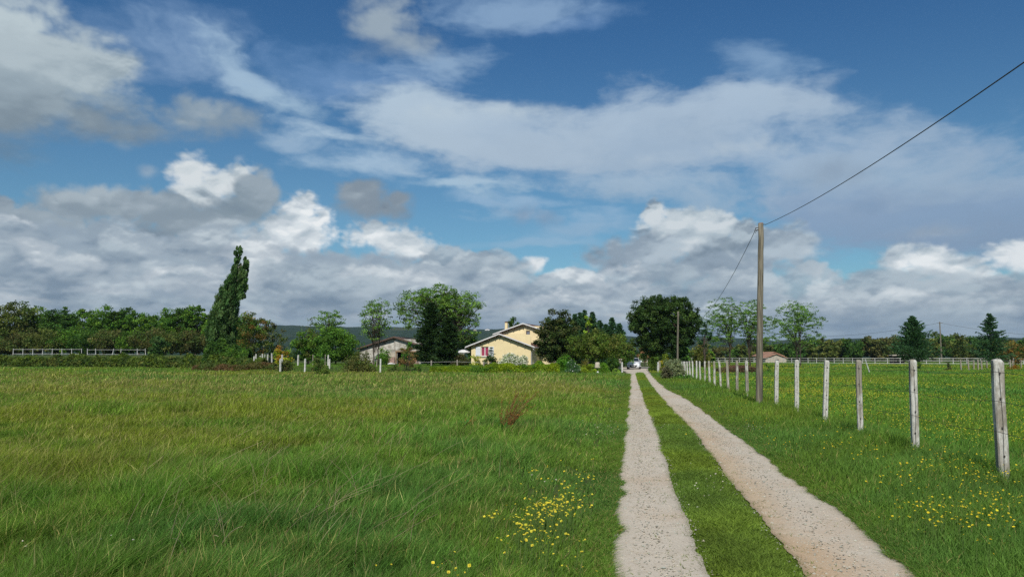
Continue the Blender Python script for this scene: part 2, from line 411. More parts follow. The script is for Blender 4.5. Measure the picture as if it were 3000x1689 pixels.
    cloud([(1520, 330, 260, 44), (1280, 340, 170, 44)], [S(178, 196, 210), S(196, 209, 217)], soft=60, amp=20, op=.8, relief=.2)
    cloud([(1950, 470, 240, 36), (2220, 440, 160, 40)], [S(172, 190, 206), S(190, 203, 213)], soft=60, amp=30, op=.7, relief=.3)
    cloud([(2440, 500, 130, 70), (2600, 600, 280, 40)], [S(120, 142, 168), S(150, 170, 190)], soft=70, amp=30, op=.7, relief=.3)
    cloud([(2760, 690, 180, 40)], [S(128, 148, 170), S(165, 180, 196)], soft=50, amp=20, op=.85, relief=.3)
    cloud([(1540, 625, 90, 45), (1600, 640, 60, 40)], [S(125, 148, 175), S(150, 170, 192)], soft=50, amp=30, op=.75, relief=.3)
    cloud([(568, 63, 36, 12)], [S(150, 178, 205), S(165, 190, 212)], soft=22, amp=10, op=.7, relief=.2)
    # --- nearer greys at the upper left and centre
    cloud([(1110, 50, 140, 90), (1190, 115, 170, 80), (1110, 130, 140, 60)], [S(128, 148, 170), S(160, 175, 186), S(168, 182, 192)], soft=60, amp=26, op=.85, relief=.4, warp=60, wisp=.45)
    cloud([(30, 120, 140, 150), (150, 190, 170, 110), (260, 230, 140, 110), (150, 320, 330, 95), (-120, 250, 320, 200)], [S(110, 126, 139), S(126, 142, 154), S(154, 170, 180), S(178, 192, 199), S(188, 202, 208)], soft=60, amp=30, relief=.4, warp=70, bot=420, top=40, wisp=.35, op=.96)
    cloud([(380, 365, 400, 60), (600, 360, 170, 66), (690, 345, 110, 60)], [S(112, 130, 147), S(138, 154, 166), S(158, 172, 182)], soft=56, amp=24, op=.8, relief=.3, warp=60, wisp=.45)
    cloud([(570, 320, 80, 50), (520, 345, 90, 50)], [S(130, 147, 160), S(165, 179, 188)], soft=34, amp=22, op=.8, relief=.5)
    # --- cumulus, farthest first
    B = dict(soft=30, amp=38, bs=3, relief=.8, lm=.5, warp=44)
    cloud([(1180, 720, 120, 60), (1090, 690, 90, 50), (1230, 740, 90, 50)], [G, S(178, 192, 202), S(196, 207, 215), S(215, 223, 228), S(232, 237, 240)], bot=820, **B)
    cloud([(1560, 765, 44, 30), (1470, 775, 60, 18), (1520, 780, 70, 26)], [L, W, W], bot=830, **B)
    cloud([(870, 600, 55, 48), (920, 640, 45, 50), (840, 660, 80, 70), (900, 700, 90, 70), (790, 710, 90, 60)], [G, S(178, 192, 202), S(198, 208, 216), S(218, 226, 231), S(236, 240, 242)], bot=860, **B)
    cloud([(580, 700, 90, 60), (330, 680, 60, 40), (380, 690, 50, 50), (720, 690, 40, 26)], [G, L, S(222, 229, 233)], **B)
    cloud([(2640, 770, 60, 50), (2720, 765, 90, 46), (2800, 790, 80, 46), (2870, 800, 50, 40)], [G, S(178, 192, 202), S(196, 207, 215), S(215, 223, 228), S(232, 237, 240)], bot=880, **B)
    cloud([(2950, 745, 60, 32), (3030, 755, 90, 60)], [L, W, W], bot=840, **B)
    cloud([(2400, 800, 44, 36), (2350, 815, 50, 24), (2450, 820, 50, 26)], [G, L, W], **B)
    cloud([(1915, 625, 42, 42), (1990, 650, 60, 50), (2060, 640, 52, 52), (2110, 650, 52, 52), (2180, 680, 60, 54), (2000, 700, 120, 60), (2160, 740, 160, 70)], [D, S(142, 158, 172), S(172, 187, 198), S(192, 204, 212), S(206, 215, 221)], soft=20, amp=32, bs=3, relief=.75, lm=.45, bot=850, top=560, warp=40)
    C2 = dict(soft=22, amp=30, bs=3, relief=.55, lm=.3)
    cloud([(2080, 790, 360, 75), (2300, 720, 110, 80), (1800, 770, 120, 60), (1900, 750, 160, 80)], [D, S(142, 159, 175), S(176, 191, 203), S(190, 203, 212)], soft=36, amp=36, bs=1, relief=.6)
    cloud([(565, 510, 62, 56), (640, 530, 60, 50), (700, 520, 60, 50), (600, 570, 90, 60), (720, 590, 90, 50)], [D, S(140, 156, 169), S(178, 191, 200), S(205, 214, 219), S(214, 221, 225)], soft=32, amp=32, bs=3, relief=.7, lm=.45, bot=670, top=430, warp=40)
    cloud([(760, 565, 80, 70), (700, 620, 130, 60), (620, 640, 140, 60)], [D, S(130, 147, 160), S(150, 165, 177), S(165, 179, 190)], soft=26, amp=24, relief=.5)
    cloud([(1060, 600, 110, 60), (1130, 610, 110, 50), (1040, 565, 80, 50), (1170, 595, 60, 50)], [DD, S(130, 145, 159), S(158, 172, 183)], soft=30, amp=24, relief=.5)
    cloud([(290, 580, 90, 46), (170, 590, 50, 44), (340, 610, 130, 60), (220, 620, 140, 60)], [D, S(136, 152, 165), S(165, 179, 189), S(188, 200, 207)], relief=.35, soft=30, amp=24)
    cloud([(440, 510, 42, 32)], [S(140, 160, 182), S(160, 178, 194)], soft=30, amp=16, op=.6)
    cloud([(700, 470, 22, 16)], [S(150, 172, 195), S(165, 185, 202)], soft=20, amp=12, op=.6)
    cloud([(520, 640, 170, 60), (430, 600, 110, 50), (480, 690, 120, 50)], [D, S(135, 151, 164), S(160, 174, 185)], soft=26, amp=30, relief=.5)
    for (x, y, rx, ry) in ((90, 660, 170, 60), (-20, 620, 60, 60), (240, 700, 90, 40)):
        cloud([(x, y, rx, ry)], [D, S(150, 165, 177), S(182, 195, 204)], **C2)
    # --- the long grey bank: many overlapping heaps, getting lower, flatter and bluer
    def ytop(x): return np.interp(x, [-900, 0, 300, 700, 1000, 1300, 1420, 1600, 1800, 2300, 2600, 3000, 3900], [590, 600, 630, 665, 690, 705, 745, 800, 770, 815, 810, 790, 740])
    rw = np.random.default_rng(8)
    for x in range(-1300, 4300, 150):
        y = float(ytop(x)) + 110
        cloud([(x, y, 200, 75), (x + 80, y + 90, 260, 90), (x, y + 190, 260, 90)], [S(126, 146, 166), S(146, 163, 179), S(162, 178, 191)], soft=44, amp=40, bs=3, relief=.5, lm=.35)
    hp = []
    for q in range(230):
        x = rw.uniform(-900, 3900); yt = float(ytop(x)); v = rw.uniform(0, 1) ** .8
        y = yt + 35 + v * max(40, 950 - yt - 35); hp.append((y, x, v, rw.uniform(.6, 1.4), rw.uniform(0, 1)))
    hp.sort()
    for (y, x, v, k, br) in hp:
        rx = (95 + 90 * v) * k; ry = (58 - 36 * v) * k; fx = ss(900, 1500, x)
        hi = (S(192, 204, 212) if br > .45 else S(172, 187, 198)) if br < .70 else (S(222, 229, 233) if v < .6 else S(198, 207, 214))
        lo = S(116, 136, 156) if br < .5 else S(134, 152, 170)
        cloud([(x, y, rx, ry), (x + rx * .6 * (k - 1), y - ry * .5, rx * .5, ry * .7)], [lo, lo, lo * .55 + hi * .45, hi, hi], soft=13 + 9 * v, amp=20, bs=3, relief=.42, lm=.3, op=.6 + .4 * rw.uniform(), warp=36)
    for (x, y, rx, ry) in ((190, 760, 110, 36), (330, 780, 90, 34), (560, 800, 70, 24), (800, 800, 130, 22), (1060, 810, 90, 26), (2680, 850, 90, 34), (2480, 860, 110, 24), (2000, 880, 160, 14), (2800, 830, 120, 30)):
        cloud([(x, y, rx, ry)], [S(150, 166, 180), S(178, 191, 201), S(192, 203, 211)], soft=40, amp=24, bs=3, op=.7, relief=.4)
    for (x, y, rx, ry) in ((1960, 820, 200, 22), (640, 740, 110, 30), (620, 850, 260, 14), (1160, 870, 160, 20), (2140, 850, 120, 22), (2760, 900, 180, 20), (350, 870, 200, 16)):
        cloud([(x, y, rx, ry)], [S(110, 129, 150), S(130, 148, 165)], soft=36, amp=20, bs=3, op=.65, relief=.2)
    # --- level streaks just over the horizon
    t = ss(-.35, .4, strat)[..., None]
    c = S(116, 138, 162) * (1 - t) + S(156, 173, 188) * t
    a = (1 - ss(60, 150, E + lum * 30)) * .8
    over(a.astype(np.float32), c)
    for (x, y, rx, ry) in ((930, 905, 60, 12), (1050, 920, 120, 10), (1480, 900, 90, 12), (1800, 925, 60, 12), (2560, 950, 60, 14), (160, 880, 120, 10)):
        cloud([(x, y, rx, ry)], [S(175, 184, 192), S(190, 192, 196)], soft=16, amp=14, bs=3, op=.55, relief=.2)
    return RGB, AL
SUN_EL = math.radians(43); SUN_DIR = Vector((-.105, -.995, 0)).normalized() * math.cos(SUN_EL) + Vector((0, 0, math.sin(SUN_EL)))
world = bpy.data.worlds.new('World'); bpy.context.scene.world = world; world.use_nodes = True
w = NT(world.node_tree)
gen = w.n('ShaderNodeTexCoord').outputs['Generated']
sky = w.n('ShaderNodeTexSky', sky_type='NISHITA')
sky.sun_disc = False; sky.sun_elevation = SUN_EL; sky.sun_rotation = math.atan2(SUN_DIR.x, SUN_DIR.y)
sky.air_density = 1.0; sky.dust_density = .5; sky.ozone_density = 2.5
spz0 = w.n('ShaderNodeSeparateXYZ'); w.put(spz0.inputs[0], gen)
tint = w.mix(w.mr(spz0.outputs[2], .16, .46), (.54, .83, .92), (.31, .66, .92))
col = w.mix(1.0, sky.outputs[0], tint, 'MULTIPLY')
spz = w.n('ShaderNodeSeparateXYZ'); w.put(spz.inputs[0], gen)
far = w.noise(w.v('MULTIPLY', gen, (1, 1, 1.6)), 2.6, 7, .58)
back = w.m('MAXIMUM', w.mr(spz.outputs[1], .35, .1), w.mr(spz.outputs[2], .45, .65))   # broken cloud overhead and behind
col = w.mix(w.m('MULTIPLY', w.mr(far, .47, .62, 0, .85), back), col, w.mix(w.mr(far, .5, .75), (7.2, 7.6, 8.0), (3.3, 4.0, 4.6)))
bg = w.n('ShaderNodeBackground'); w.put(bg.inputs[0], col); bg.inputs[1].default_value = .085
wo = w.n('ShaderNodeOutputWorld'); w.t.links.new(bg.outputs[0], wo.inputs[0])
world.cycles.sampling_method = 'NONE'; bpy.context.scene.cycles.use_denoising = False
# ------------------------------------------------------------------ the cloud layer: a dome far outside the land and its air
def make_sky():
    az = np.linspace(-1.0, 1.0, 1760); el = np.linspace(.60, -.03, 560)
    AZ, EL = np.meshgrid(az, el); RGB, AL = clouds(AZ, EL)
    fade = ss(1.0, .86, np.abs(AZ)) * ss(.60, .53, EL)
    R = 9000.0
    V = np.stack([R * np.cos(EL) * np.sin(AZ), R * np.cos(EL) * np.cos(AZ), R * np.sin(EL)], -1).reshape(-1, 3)
    nr, nc = AZ.shape; i = np.arange(nr - 1)[:, None] * nc + np.arange(nc - 1)[None]
    Q = np.stack([i, i + 1, i + nc + 1, i + nc], -1).reshape(-1, 4)
    m, t = newmat('cloud_light')
    a = t.n('ShaderNodeAttribute', attribute_name='Col').outputs['Color']; b = t.n('ShaderNodeAttribute', attribute_name='clear').outputs['Fac']
    e = t.n('ShaderNodeEmission'); t.put(e.inputs[0], a); tr = t.n('ShaderNodeBsdfTransparent'); t.put(tr.inputs[0], b)
    ad = t.n('ShaderNodeAddShader'); t.t.links.new(e.outputs[0], ad.inputs[0]); t.t.links.new(tr.outputs[0], ad.inputs[1]); finish(t, ad.outputs[0])
    m.cycles.emission_sampling = 'NONE'
    mb = MB(); mb.add(V, Q, col=(RGB * fade[..., None]).reshape(-1, 3))
    o = mb.build('sky', m); f = o.data.attributes.new('clear', 'FLOAT', 'POINT'); f.data.foreach_set('value', (1 - AL * fade).astype(np.float32).ravel())
    tag(o, 'blue sky with white cumulus over a long bank of grey cloud', 'sky', kind='structure')
make_sky()
# ------------------------------------------------------------------ sun and camera
sl = bpy.data.lights.new('sun', 'SUN'); sl.energy = 4.5; sl.angle = math.radians(.55); sl.color = (1, .94, .84)
so = bpy.data.objects.new('sun', sl); C.objects.link(so); so.rotation_euler = (-SUN_DIR).to_track_quat('-Z', 'Y').to_euler(); so.location = (0, 0, 30)
cam = bpy.data.cameras.new('camera'); cam.lens = 36 * F / 3000; cam.sensor_width = 36; cam.clip_end = 20000; cam.clip_start = .05
co = bpy.data.objects.new('camera', cam); C.objects.link(co); co.location = (0, 0, EYE); co.rotation_euler = (PI / 2 + PITCH, 0, 0)
sc = bpy.context.scene; sc.camera = co
sc.view_settings.view_transform = 'Standard'; sc.view_settings.look = 'None'; sc.view_settings.exposure = 0; sc.view_settings.gamma = 1
sc.cycles.max_bounces = 5; sc.cycles.diffuse_bounces = 3; sc.cycles.glossy_bounces = 2; sc.cycles.transmission_bounces = 4; sc.cycles.volume_bounces = 0; sc.cycles.transparent_max_bounces = 6
# ================================================================== ground, tracks, grass
TR = {  # pixel edges of the two wheel tracks, turned into ground points
 'l0': [(1788, 1689), (1800, 1514), (1817, 1340), (1829, 1223), (1837, 1180), (1842, 1118), (1843, 1094), (1838, 1083)],
 'l1': [(2079, 1689), (2003, 1514), (1957, 1374), (1922, 1258), (1890, 1180), (1875, 1130), (1868, 1111), (1863, 1092)],
 'r0': [(2358, 1689), (2230, 1514), (2131, 1398), (2038, 1270), (1950, 1180), (1910, 1133), (1893, 1108), (1884, 1092)],
 'r1': [(2684, 1689), (2481, 1514), (2306, 1386), (2155, 1270), (2008, 1165), (1961, 1144), (1929, 1117), (1907, 1094)]}
E_ = {}
for k, pts in TR.items():
    g = np.array([gnd(*p)[:2] for p in pts]); g = g[np.argsort(g[:, 1])]
    s0 = (g[3, 0] - g[0, 0]) / (g[3, 1] - g[0, 1])
    g = np.vstack([[g[0, 0] - s0 * (g[0, 1] + 6), -6.0], g]); E_[k] = g
def edge(k, Y, nz=1.0):
    Y = np.asarray(Y, float); x = np.interp(Y, E_[k][:, 1], E_[k][:, 0])
    sd = {'l0': 1, 'l1': 2, 'r0': 3, 'r1': 4}[k]
    return x + nz * ((fbm(Y, Y * 0, 1.3, sd, 4) - .5) * .09 + (fbm(Y, Y * 0, .14, sd + 9, 2) - .5) * .045)
# ground sheet
def grid(xs, ys, zf):
    X, Y = np.meshgrid(xs, ys); V = np.stack([X, Y, zf(X, Y)], -1).reshape(-1, 3)
    nr, nc = X.shape; i = np.arange(nr - 1)[:, None] * nc + np.arange(nc - 1)[None]
    return V, np.stack([i, i + 1, i + nc + 1, i + nc], -1).reshape(-1, 4)
def geo(a, b, n): return a * (b / a) ** np.linspace(0, 1, n)
xs = np.concatenate([-geo(160, 5800, 14)[::-1], np.linspace(-155, 155, 300), geo(160, 5800, 14)])
ys = np.concatenate([-geo(60, 5800, 10)[::-1], np.linspace(-55, 190, 300), geo(195, 5800, 16)])
m, t = newmat('field_soil')
pos = t.n('ShaderNodeNewGeometry').outputs['Position']
n1 = t.noise(pos, .09, 5, .6); n2 = t.noise(pos, 1.4, 5, .65); n3 = t.noise(pos, 14.0, 3, .6)
c = t.mix(t.mr(n2, .3, .7), (.055, .095, .022), (.080, .112, .030)); c = t.mix(t.mr(n1, .42, .62, 0, .5), c, (.085, .082, .035)); c = t.mix(t.mr(n3, .3, .7, 0, .5), c, (.018, .030, .010))
finish(t, prin(t, c, .95, bump(t, n3, .5, .05), spec=.1))
mb = MB(); mb.add(*grid(xs, ys, H)); tag(mb.build('ground', m, smooth=True), 'level grassy ground of the fields', 'ground', kind='structure')
# gravel
m, t = newmat('limestone_gravel')
pos = t.n('ShaderNodeNewGeometry').outputs['Position']
vr = t.n('ShaderNodeTexVoronoi'); t.put(vr.inputs['Vector'], pos); vr.inputs['Scale'].default_value = 85
v2 = t.n('ShaderNodeTexVoronoi'); t.put(v2.inputs['Vector'], pos); v2.inputs['Scale'].default_value = 140
n1 = t.noise(pos, .55, 4, .6); n2 = t.noise(pos, 6.0, 5, .65); n3 = t.noise(pos, 40, 4, .7)
c = t.mix(t.mr(n2, .3, .7), (.50, .45, .375), (.43, .38, .31)); c = t.mix(t.mr(n1, .45, .66, 0, .75), c, (.43, .33, .23))
sp_ = t.n('ShaderNodeSeparateColor'); t.put(sp_.inputs[0], vr.outputs['Color'])
c = t.mix(t.mr(sp_.outputs[0], .0, 1, .0, .5, False), c, (.55, .52, .47)); c = t.mix(t.mr(sp_.outputs[1], .7, 1, 0, .35), c, (.30, .27, .22)); c = t.mix(t.mr(n3, .5, .75, 0, .25), c, (.29, .25, .19))
c = t.mix(1.0, c, t.n('ShaderNodeAttribute', attribute_name='Col').outputs['Color'], 'MULTIPLY')
hh = t.m('ADD', t.m('MULTIPLY', vr.outputs['Distance'], -1.0), t.m('MULTIPLY', n3, .6))
finish(t, prin(t, c, .92, bump(t, hh, .42, .009), spec=.2)); M['gravel'] = m
def track(name, k0, k1, label, tan=0.0):
    ys = np.concatenate([np.arange(-5.5, 22, .05), np.arange(22, 75.5, .2)])
    a = edge(k0, ys); b = edge(k1, ys); f = np.linspace(0, 1, 15)[None]
    X = a[:, None] * (1 - f) + b[:, None] * f; Y = np.repeat(ys[:, None], 15, 1)
    Z = H(X, Y) + .006 + .012 * np.sin(f * PI) * 0 - .012 * np.exp(-((f - .5) / .25) ** 2) + .012
    nr, nc = X.shape; i = np.arange(nr - 1)[:, None] * nc + np.arange(nc - 1)[None]
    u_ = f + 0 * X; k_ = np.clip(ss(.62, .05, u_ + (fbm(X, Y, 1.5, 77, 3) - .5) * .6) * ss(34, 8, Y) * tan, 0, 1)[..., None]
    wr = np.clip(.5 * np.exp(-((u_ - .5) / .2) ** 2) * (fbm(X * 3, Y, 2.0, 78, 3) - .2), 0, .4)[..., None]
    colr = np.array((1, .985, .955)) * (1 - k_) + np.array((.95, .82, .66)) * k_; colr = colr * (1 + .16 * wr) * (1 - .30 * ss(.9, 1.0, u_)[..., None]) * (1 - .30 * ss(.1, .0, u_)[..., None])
    mb = MB(); mb.add(np.stack([X, Y, Z], -1).reshape(-1, 3), np.stack([i, i + 1, i + nc + 1, i + nc], -1).reshape(-1, 4), col=colr.reshape(-1, 3))
    tag(mb.build(name, M['gravel'], smooth=True), label, 'track', kind='structure')
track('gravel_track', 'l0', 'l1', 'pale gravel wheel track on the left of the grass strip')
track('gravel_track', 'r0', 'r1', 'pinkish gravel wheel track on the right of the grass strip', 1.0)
# gravel apron where both tracks join and run in through the gateway
ys_ = np.arange(73.5, 124, .5); X0 = np.interp(ys_, [73.5, 78, 84, 96, 110, 124], [11.05, 11.6, 12.2, 13.3, 15.4, 17]); X1 = np.interp(ys_, [73.5, 78, 84, 92, 110, 124], [13.3, 13.9, 14.9, 17.6, 20.5, 23])
X0 = X0 + (fbm(ys_, ys_ * 0, 1.2, 71) - .5) * .6; X1 = X1 + (fbm(ys_, ys_ * 0, 1.2, 72) - .5) * .6
f = np.linspace(0, 1, 9)[None]; X = X0[:, None] * (1 - f) + X1[:, None] * f; Y = np.repeat(ys_[:, None], 9, 1)
nr, nc = X.shape; i = np.arange(nr - 1)[:, None] * nc + np.arange(nc - 1)[None]
mb = MB(); mb.add(np.stack([X, Y, H(X, Y) + .022], -1).reshape(-1, 3), np.stack([i, i + 1, i + nc + 1, i + nc], -1).reshape(-1, 4))
tag(mb.build('driveway', M['gravel']), 'pale gravel driveway under the trees beyond the gateway', 'driveway', kind='structure')
def in_track(x, y, grow=0.0):
    a = (x > edge('l0', y) - grow) & (x < edge('l1', y) + grow); b = (x > edge('r0', y) - grow) & (x < edge('r1', y) + grow)
    d = (y > 73) & (x > np.interp(y, [73.5, 84, 96, 124], [11.1, 12.2, 13.3, 17])) & (x < np.interp(y, [73.5, 84, 92, 124], [13.3, 14.9, 17.6, 23]))
    return ((a | b) & (y < 75)) | d
# loose stones on the near tracks
rng = np.random.default_rng(5)
oc = np.array([(1, 0, 0), (0, 1, 0), (-1, 0, 0), (0, -1, 0), (0, 0, 1), (0, 0, -1)], float); of = np.array([(0, 1, 4), (1, 2, 4), (2, 3, 4), (3, 0, 4), (1, 0, 5), (2, 1, 5), (3, 2, 5), (0, 3, 5)])
N = 13000; y = 4.2 + 22 * rng.uniform(0, 1, N) ** 1.5; u = rng.uniform(-.12, 1.12, N); u = np.where(rng.uniform(size=N) < .5, u, rng.uniform(-.02, 1.02, N))
k = rng.uniform(size=N) < .5
x = np.where(k, edge('l0', y) * (1 - u) + edge('l1', y) * u, edge('r0', y) * (1 - u) + edge('r1', y) * u)
s = rng.gamma(2.5, .0016, N) + .0025 + .0002 * y
V = oc[None] * rng.uniform(.6, 1.3, (N, 6, 1)) * s[:, None, None] * np.array([1, 1, .65]); V += np.stack([x, y, H(x, y) + .012 + s * .3], -1)[:, None]
mb = MB(); mb.add(V.reshape(-1, 3), (of[None] + (np.arange(N) * 6)[:, None, None]).reshape(-1, 3), col=np.repeat(jcol((.46, .43, .37), N, rng, .2, .05), 6, 0))
tag(mb.build('loose_stones', M['petal']), 'loose limestone chips lying on the near tracks', 'gravel', kind='stuff')
# ------------------------------------------------------------------ grass
def blades(mb, x, y, h, wd, rng, col, lean=(.20, .06), spread=.36, z=None, three=True):
    N = len(x); z = H(x, y) if z is None else z
    a = rng.uniform(0, 2 * PI, N); sx, sy = np.cos(a) * wd / 2, np.sin(a) * wd / 2
    lx = (lean[0] + rng.normal(0, spread, N)) * h; ly = (lean[1] + rng.normal(0, spread, N)) * h
    b = np.stack([x, y, z - .01], -1); S_ = np.stack([sx, sy, 0 * sx], -1)
    mid = b + np.stack([lx * .32, ly * .32, h * .58], -1); tip = b + np.stack([lx, ly, h * (1 - .12 * np.minimum(1, np.hypot(lx, ly) / h))], -1)
    V = np.stack([b - S_, b + S_, mid + S_ * .75, mid - S_ * .75, tip], 1).reshape(-1, 3)
    o = (np.arange(N) * 5)[:, None]
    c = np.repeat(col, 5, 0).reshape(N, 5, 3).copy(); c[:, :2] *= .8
    mb.add(V, o + np.array([0, 1, 2, 3]), o + np.array([3, 2, 4]), col=c.reshape(-1, 3))
def scatter(N, y0, y1, rng, amin=-.80, amax=.80, pw=1.0):
    u = rng.uniform(0, 1, N); y = y0 * (y1 / y0) ** (u ** pw); x = rng.uniform(amin, amax, N) * y
    return x, y
GREEN = np.array((.082, .150, .028)); YEL = np.array((.125, .160, .028)); BLUE = np.array((.055, .130, .040)); STRAW = np.array((.22, .21, .10)); PINK = np.array((.165, .150, .085))
def tone(x, y, rng):
    N = len(x)
    n = fbm(x, y * .6, 7.0, 81, 4); n2 = fbm(x, y, 1.3, 85, 3); n3 = fbm(x, y * .5, 16.0, 91, 3)
    n = .72 * n + .28 * fbm(x, y, 1.9, 83, 3); c = GREEN * (1 - ss(.52, .70, n)[:, None]) + YEL * ss(.52, .70, n)[:, None]
    k = ss(.50, .36, n)[:, None] * .6; c = c * (1 - k) + BLUE * k
    c = c * (.78 + .48 * n2)[:, None]
    return c, n, n2, n3
def left_field(n_near, y0, y1, wk, hk, seed, name, label, pale=1.0, h0=.235):
    rng = np.random.default_rng(seed); x, y = scatter(n_near, y0, y1, rng, -1.10, .30)
    ex = edge('l0', y, 0)
    m_ = (x < ex + .04) & ~in_track(x, y, -.05) & ~((y > 75.5) & (x > -.365 * y)) & ~(y > 119)
    x, y = x[m_], y[m_]; ex = ex[m_]
    # tufts: pull blades together in clumps
    cx_ = np.round(x / .35 + (vnoise(x * 3, y * 3, 3) - .5)) * .35; k = .35 * ss(.4, .7, fbm(x, y, 1.1, 33, 2)); x = x * (1 - k) + (cx_ + rng.normal(0, .06, len(x))) * k
    m_ = x < ex + .05; x, y, ex = x[m_], y[m_], ex[m_]
    c, n, n2, n3 = tone(x, y, rng)
    verge = ss(.0, 1.6, ex - x)
    h = h0 * (.55 + .75 * n2) * (.16 + .84 * verge) * (.85 + .5 * ss(.5, .75, fbm(x, y, 2.5, 44, 2))) * hk * rng.uniform(.6, 1.25, len(x))
    # seed heads give the middle distance a dry pinkish cast
    band = ss(24, 38, y) * ss(90, 55, y) * ss(7, 2, x) * ss(.34, .52, n3 + .12 * ss(10, -20, x)) + .25 * ss(.5, .62, n) * ss(8, -2, x)
    q = rng.uniform(size=len(x)) < (.05 + .20 * band) * pale
    c = np.where(q[:, None], np.where(rng.uniform(size=(len(x), 1)) < .5, STRAW, PINK), c) * rng.lognormal(0, .32, (len(x), 1)).clip(.4, 2.2)
    tf = ss(.56, .66, fbm(x, y, 1.0, 191, 2)) * ss(16, 9, y); c = c * (1 - tf[:, None] * np.array((.18, .08, .03))); h = h * (1 + .18 * tf) * (.6 + .8 * fbm(x, y, .5, 193, 2)); c = c * (.74 + .58 * fbm(x, y, .45, 195, 2))[:, None]
    h = np.where(q, h * 1.2, h)
    br = (rng.uniform(size=len(x)) < .05) & (y < 22); h = np.where(br, h * .7, h); wk = np.where(br, 2.8, wk)
    mb = MB(); blades(mb, x, y, h, wk * (.0034 + .00048 * y) * rng.uniform(.6, 1.4, len(x)), rng, c)
    tag(mb.build(name, M['grass']), label, 'grass', kind='stuff')
left_field(520000, 3.6, 13, 1.0, 1.0, 101, 'meadow_grass', 'long green meadow grass at the foot of the view, left of the track')
left_field(410000, 13, 40, 1.15, 1.0, 102, 'meadow_grass', 'meadow grass with dry seed heads across the middle of the left field')
left_field(210000, 40, 118, 1.5, 1.05, 103, 'meadow_grass', 'far green grass below the bramble bank and the hedge')
# grass strip between the tracks and ragged edges
rng = np.random.default_rng(111); N = 170000; y = 4.0 * (74 / 4.0) ** rng.uniform(0, 1, N); u = rng.uniform(-.03, 1.03, N)
a = edge('l1', y); b = edge('r0', y); x = a * (1 - u) + b * u
c, n, n2, n3 = tone(x, y, rng); c = c * np.array([1.32, 1.06, 1.0]) * (.6 + .9 * fbm(x, y, .35, 112, 3))[:, None] * rng.normal(1, .25, (N, 1)).clip(.4, 1.8)
h = (.035 + .055 * n2) * np.sin(np.clip(u, .06, .94) * PI) ** .5 * rng.uniform(.6, 1.4, N) * (1 + y * .02)
mb = MB(); blades(mb, x, y, h, (.0045 + .0005 * y) * rng.uniform(.6, 1.5, N), rng, c, lean=(.1, .1), spread=.7)
tag(mb.build('strip_grass', M['grass']), 'short worn grass strip between the two wheel tracks', 'grass', kind='stuff')
for (k, sgn, nm) in (('l0', -1, 'weeds straggling over the left edge of the left track'), ('r1', 1, 'weeds straggling over the right edge of the right track')):
    N = 40000; y = 4.0 * (70 / 4.0) ** rng.uniform(0, 1, N); x = edge(k, y) + sgn * np.abs(rng.normal(0, .16, N)) - sgn * .07 * ss(.3, .8, fbm(y, y * 0, .45, 207 if k == 'l0' else 208, 3))
    c, n, n2, n3 = tone(x, y, rng); c = c * rng.normal(.95, .25, (N, 1)).clip(.4, 1.6); q = rng.uniform(size=N) < .10; c = np.where(q[:, None], (.22, .19, .10), c)
    mb = MB(); blades(mb, x, y, (.03 + .07 * n2) * (1 + y * .02), (.0045 + .0005 * y) * rng.uniform(.6, 1.5, N), rng, c, lean=(-.3 * sgn, .1), spread=.7)
    tag(mb.build('edge_grass', M['grass']), nm, 'grass', kind='stuff')
# stragglers rooted in the gravel itself
rng = np.random.default_rng(115); N = 26000; y = 4.0 * (50 / 4.0) ** rng.uniform(0, 1, N); kk = rng.uniform(size=N) < .5; sd_ = rng.uniform(size=N) < .6
x = np.where(kk, np.where(sd_, edge('l1', y), edge('l0', y)), np.where(sd_, edge('r0', y), edge('r1', y))) + np.where(sd_ == kk, -1, 1) * np.abs(rng.normal(0, .11, N))
m_ = fbm(x, y, .16, 117, 2) > .56; x, y = x[m_], y[m_]; c, n, n2, n3 = tone(x, y, rng); c = c * np.array([1.3, .95, .9]) * rng.normal(.85, .25, (len(x), 1)).clip(.3, 1.6)
mb = MB(); blades(mb, x, y, .018 + .03 * rng.uniform(size=len(x)), (.005 + .0004 * y) * rng.uniform(.6, 1.6, len(x)), rng, c, lean=(0, 0), spread=1.0)
tag(mb.build('edge_grass', M['grass']), 'tiny weeds rooted in the gravel along the track edges', 'grass', kind='stuff')
# right verge and paddock
def fx(y): return 4.65 + .152 * np.asarray(y, float)
def right_side(N, y0, y1, wk, seed, name, label, side, h0):
    rng = np.random.default_rng(seed); x, y = scatter(N, y0, y1, rng, -.05, .86)
    f = fx(y)
    if side == 'verge': m_ = (x > edge('r1', y, 0) - .03) & (x < f + .4) & (y < 84)
    else: m_ = (x >= f + .3) & (y < 240)
    m_ &= ~in_track(x, y, -.02); x, y, f = x[m_], y[m_], f[m_]
    c, n, n2, n3 = tone(x, y, rng)
    up = ss(0, 1.3, x - edge('r1', y, 0)) if side == 'verge' else 1.0
    h = h0 * (.5 + .8 * n2) * (.3 + .7 * up) * rng.uniform(.6, 1.25, len(x)) * (1 + .45 * np.exp(-((x - f) / .35) ** 2))
    if side != 'verge': c = c * np.array([.95, 1.06, 1.0])
    c = c * rng.normal(1, .2, (len(x), 1)).clip(.5, 1.6); q = rng.uniform(size=len(x)) < .03; c = np.where(q[:, None], STRAW, c)
    mb = MB(); blades(mb, x, y, h, wk * (.0045 + .00055 * y) * rng.uniform(.6, 1.4, len(x)), rng, c, lean=(.2, .1), spread=.4)
    tag(mb.build(name, M['grass']), label, 'grass', kind='stuff')
right_side(270000, 3.6, 26, 1.0, 121, 'verge_grass', 'lush green verge grass between the right track and the fence', 'verge', .22)
right_side(110000, 26, 86, 1.2, 122, 'verge_grass', 'verge grass running back beside the far fence posts', 'verge', .24)
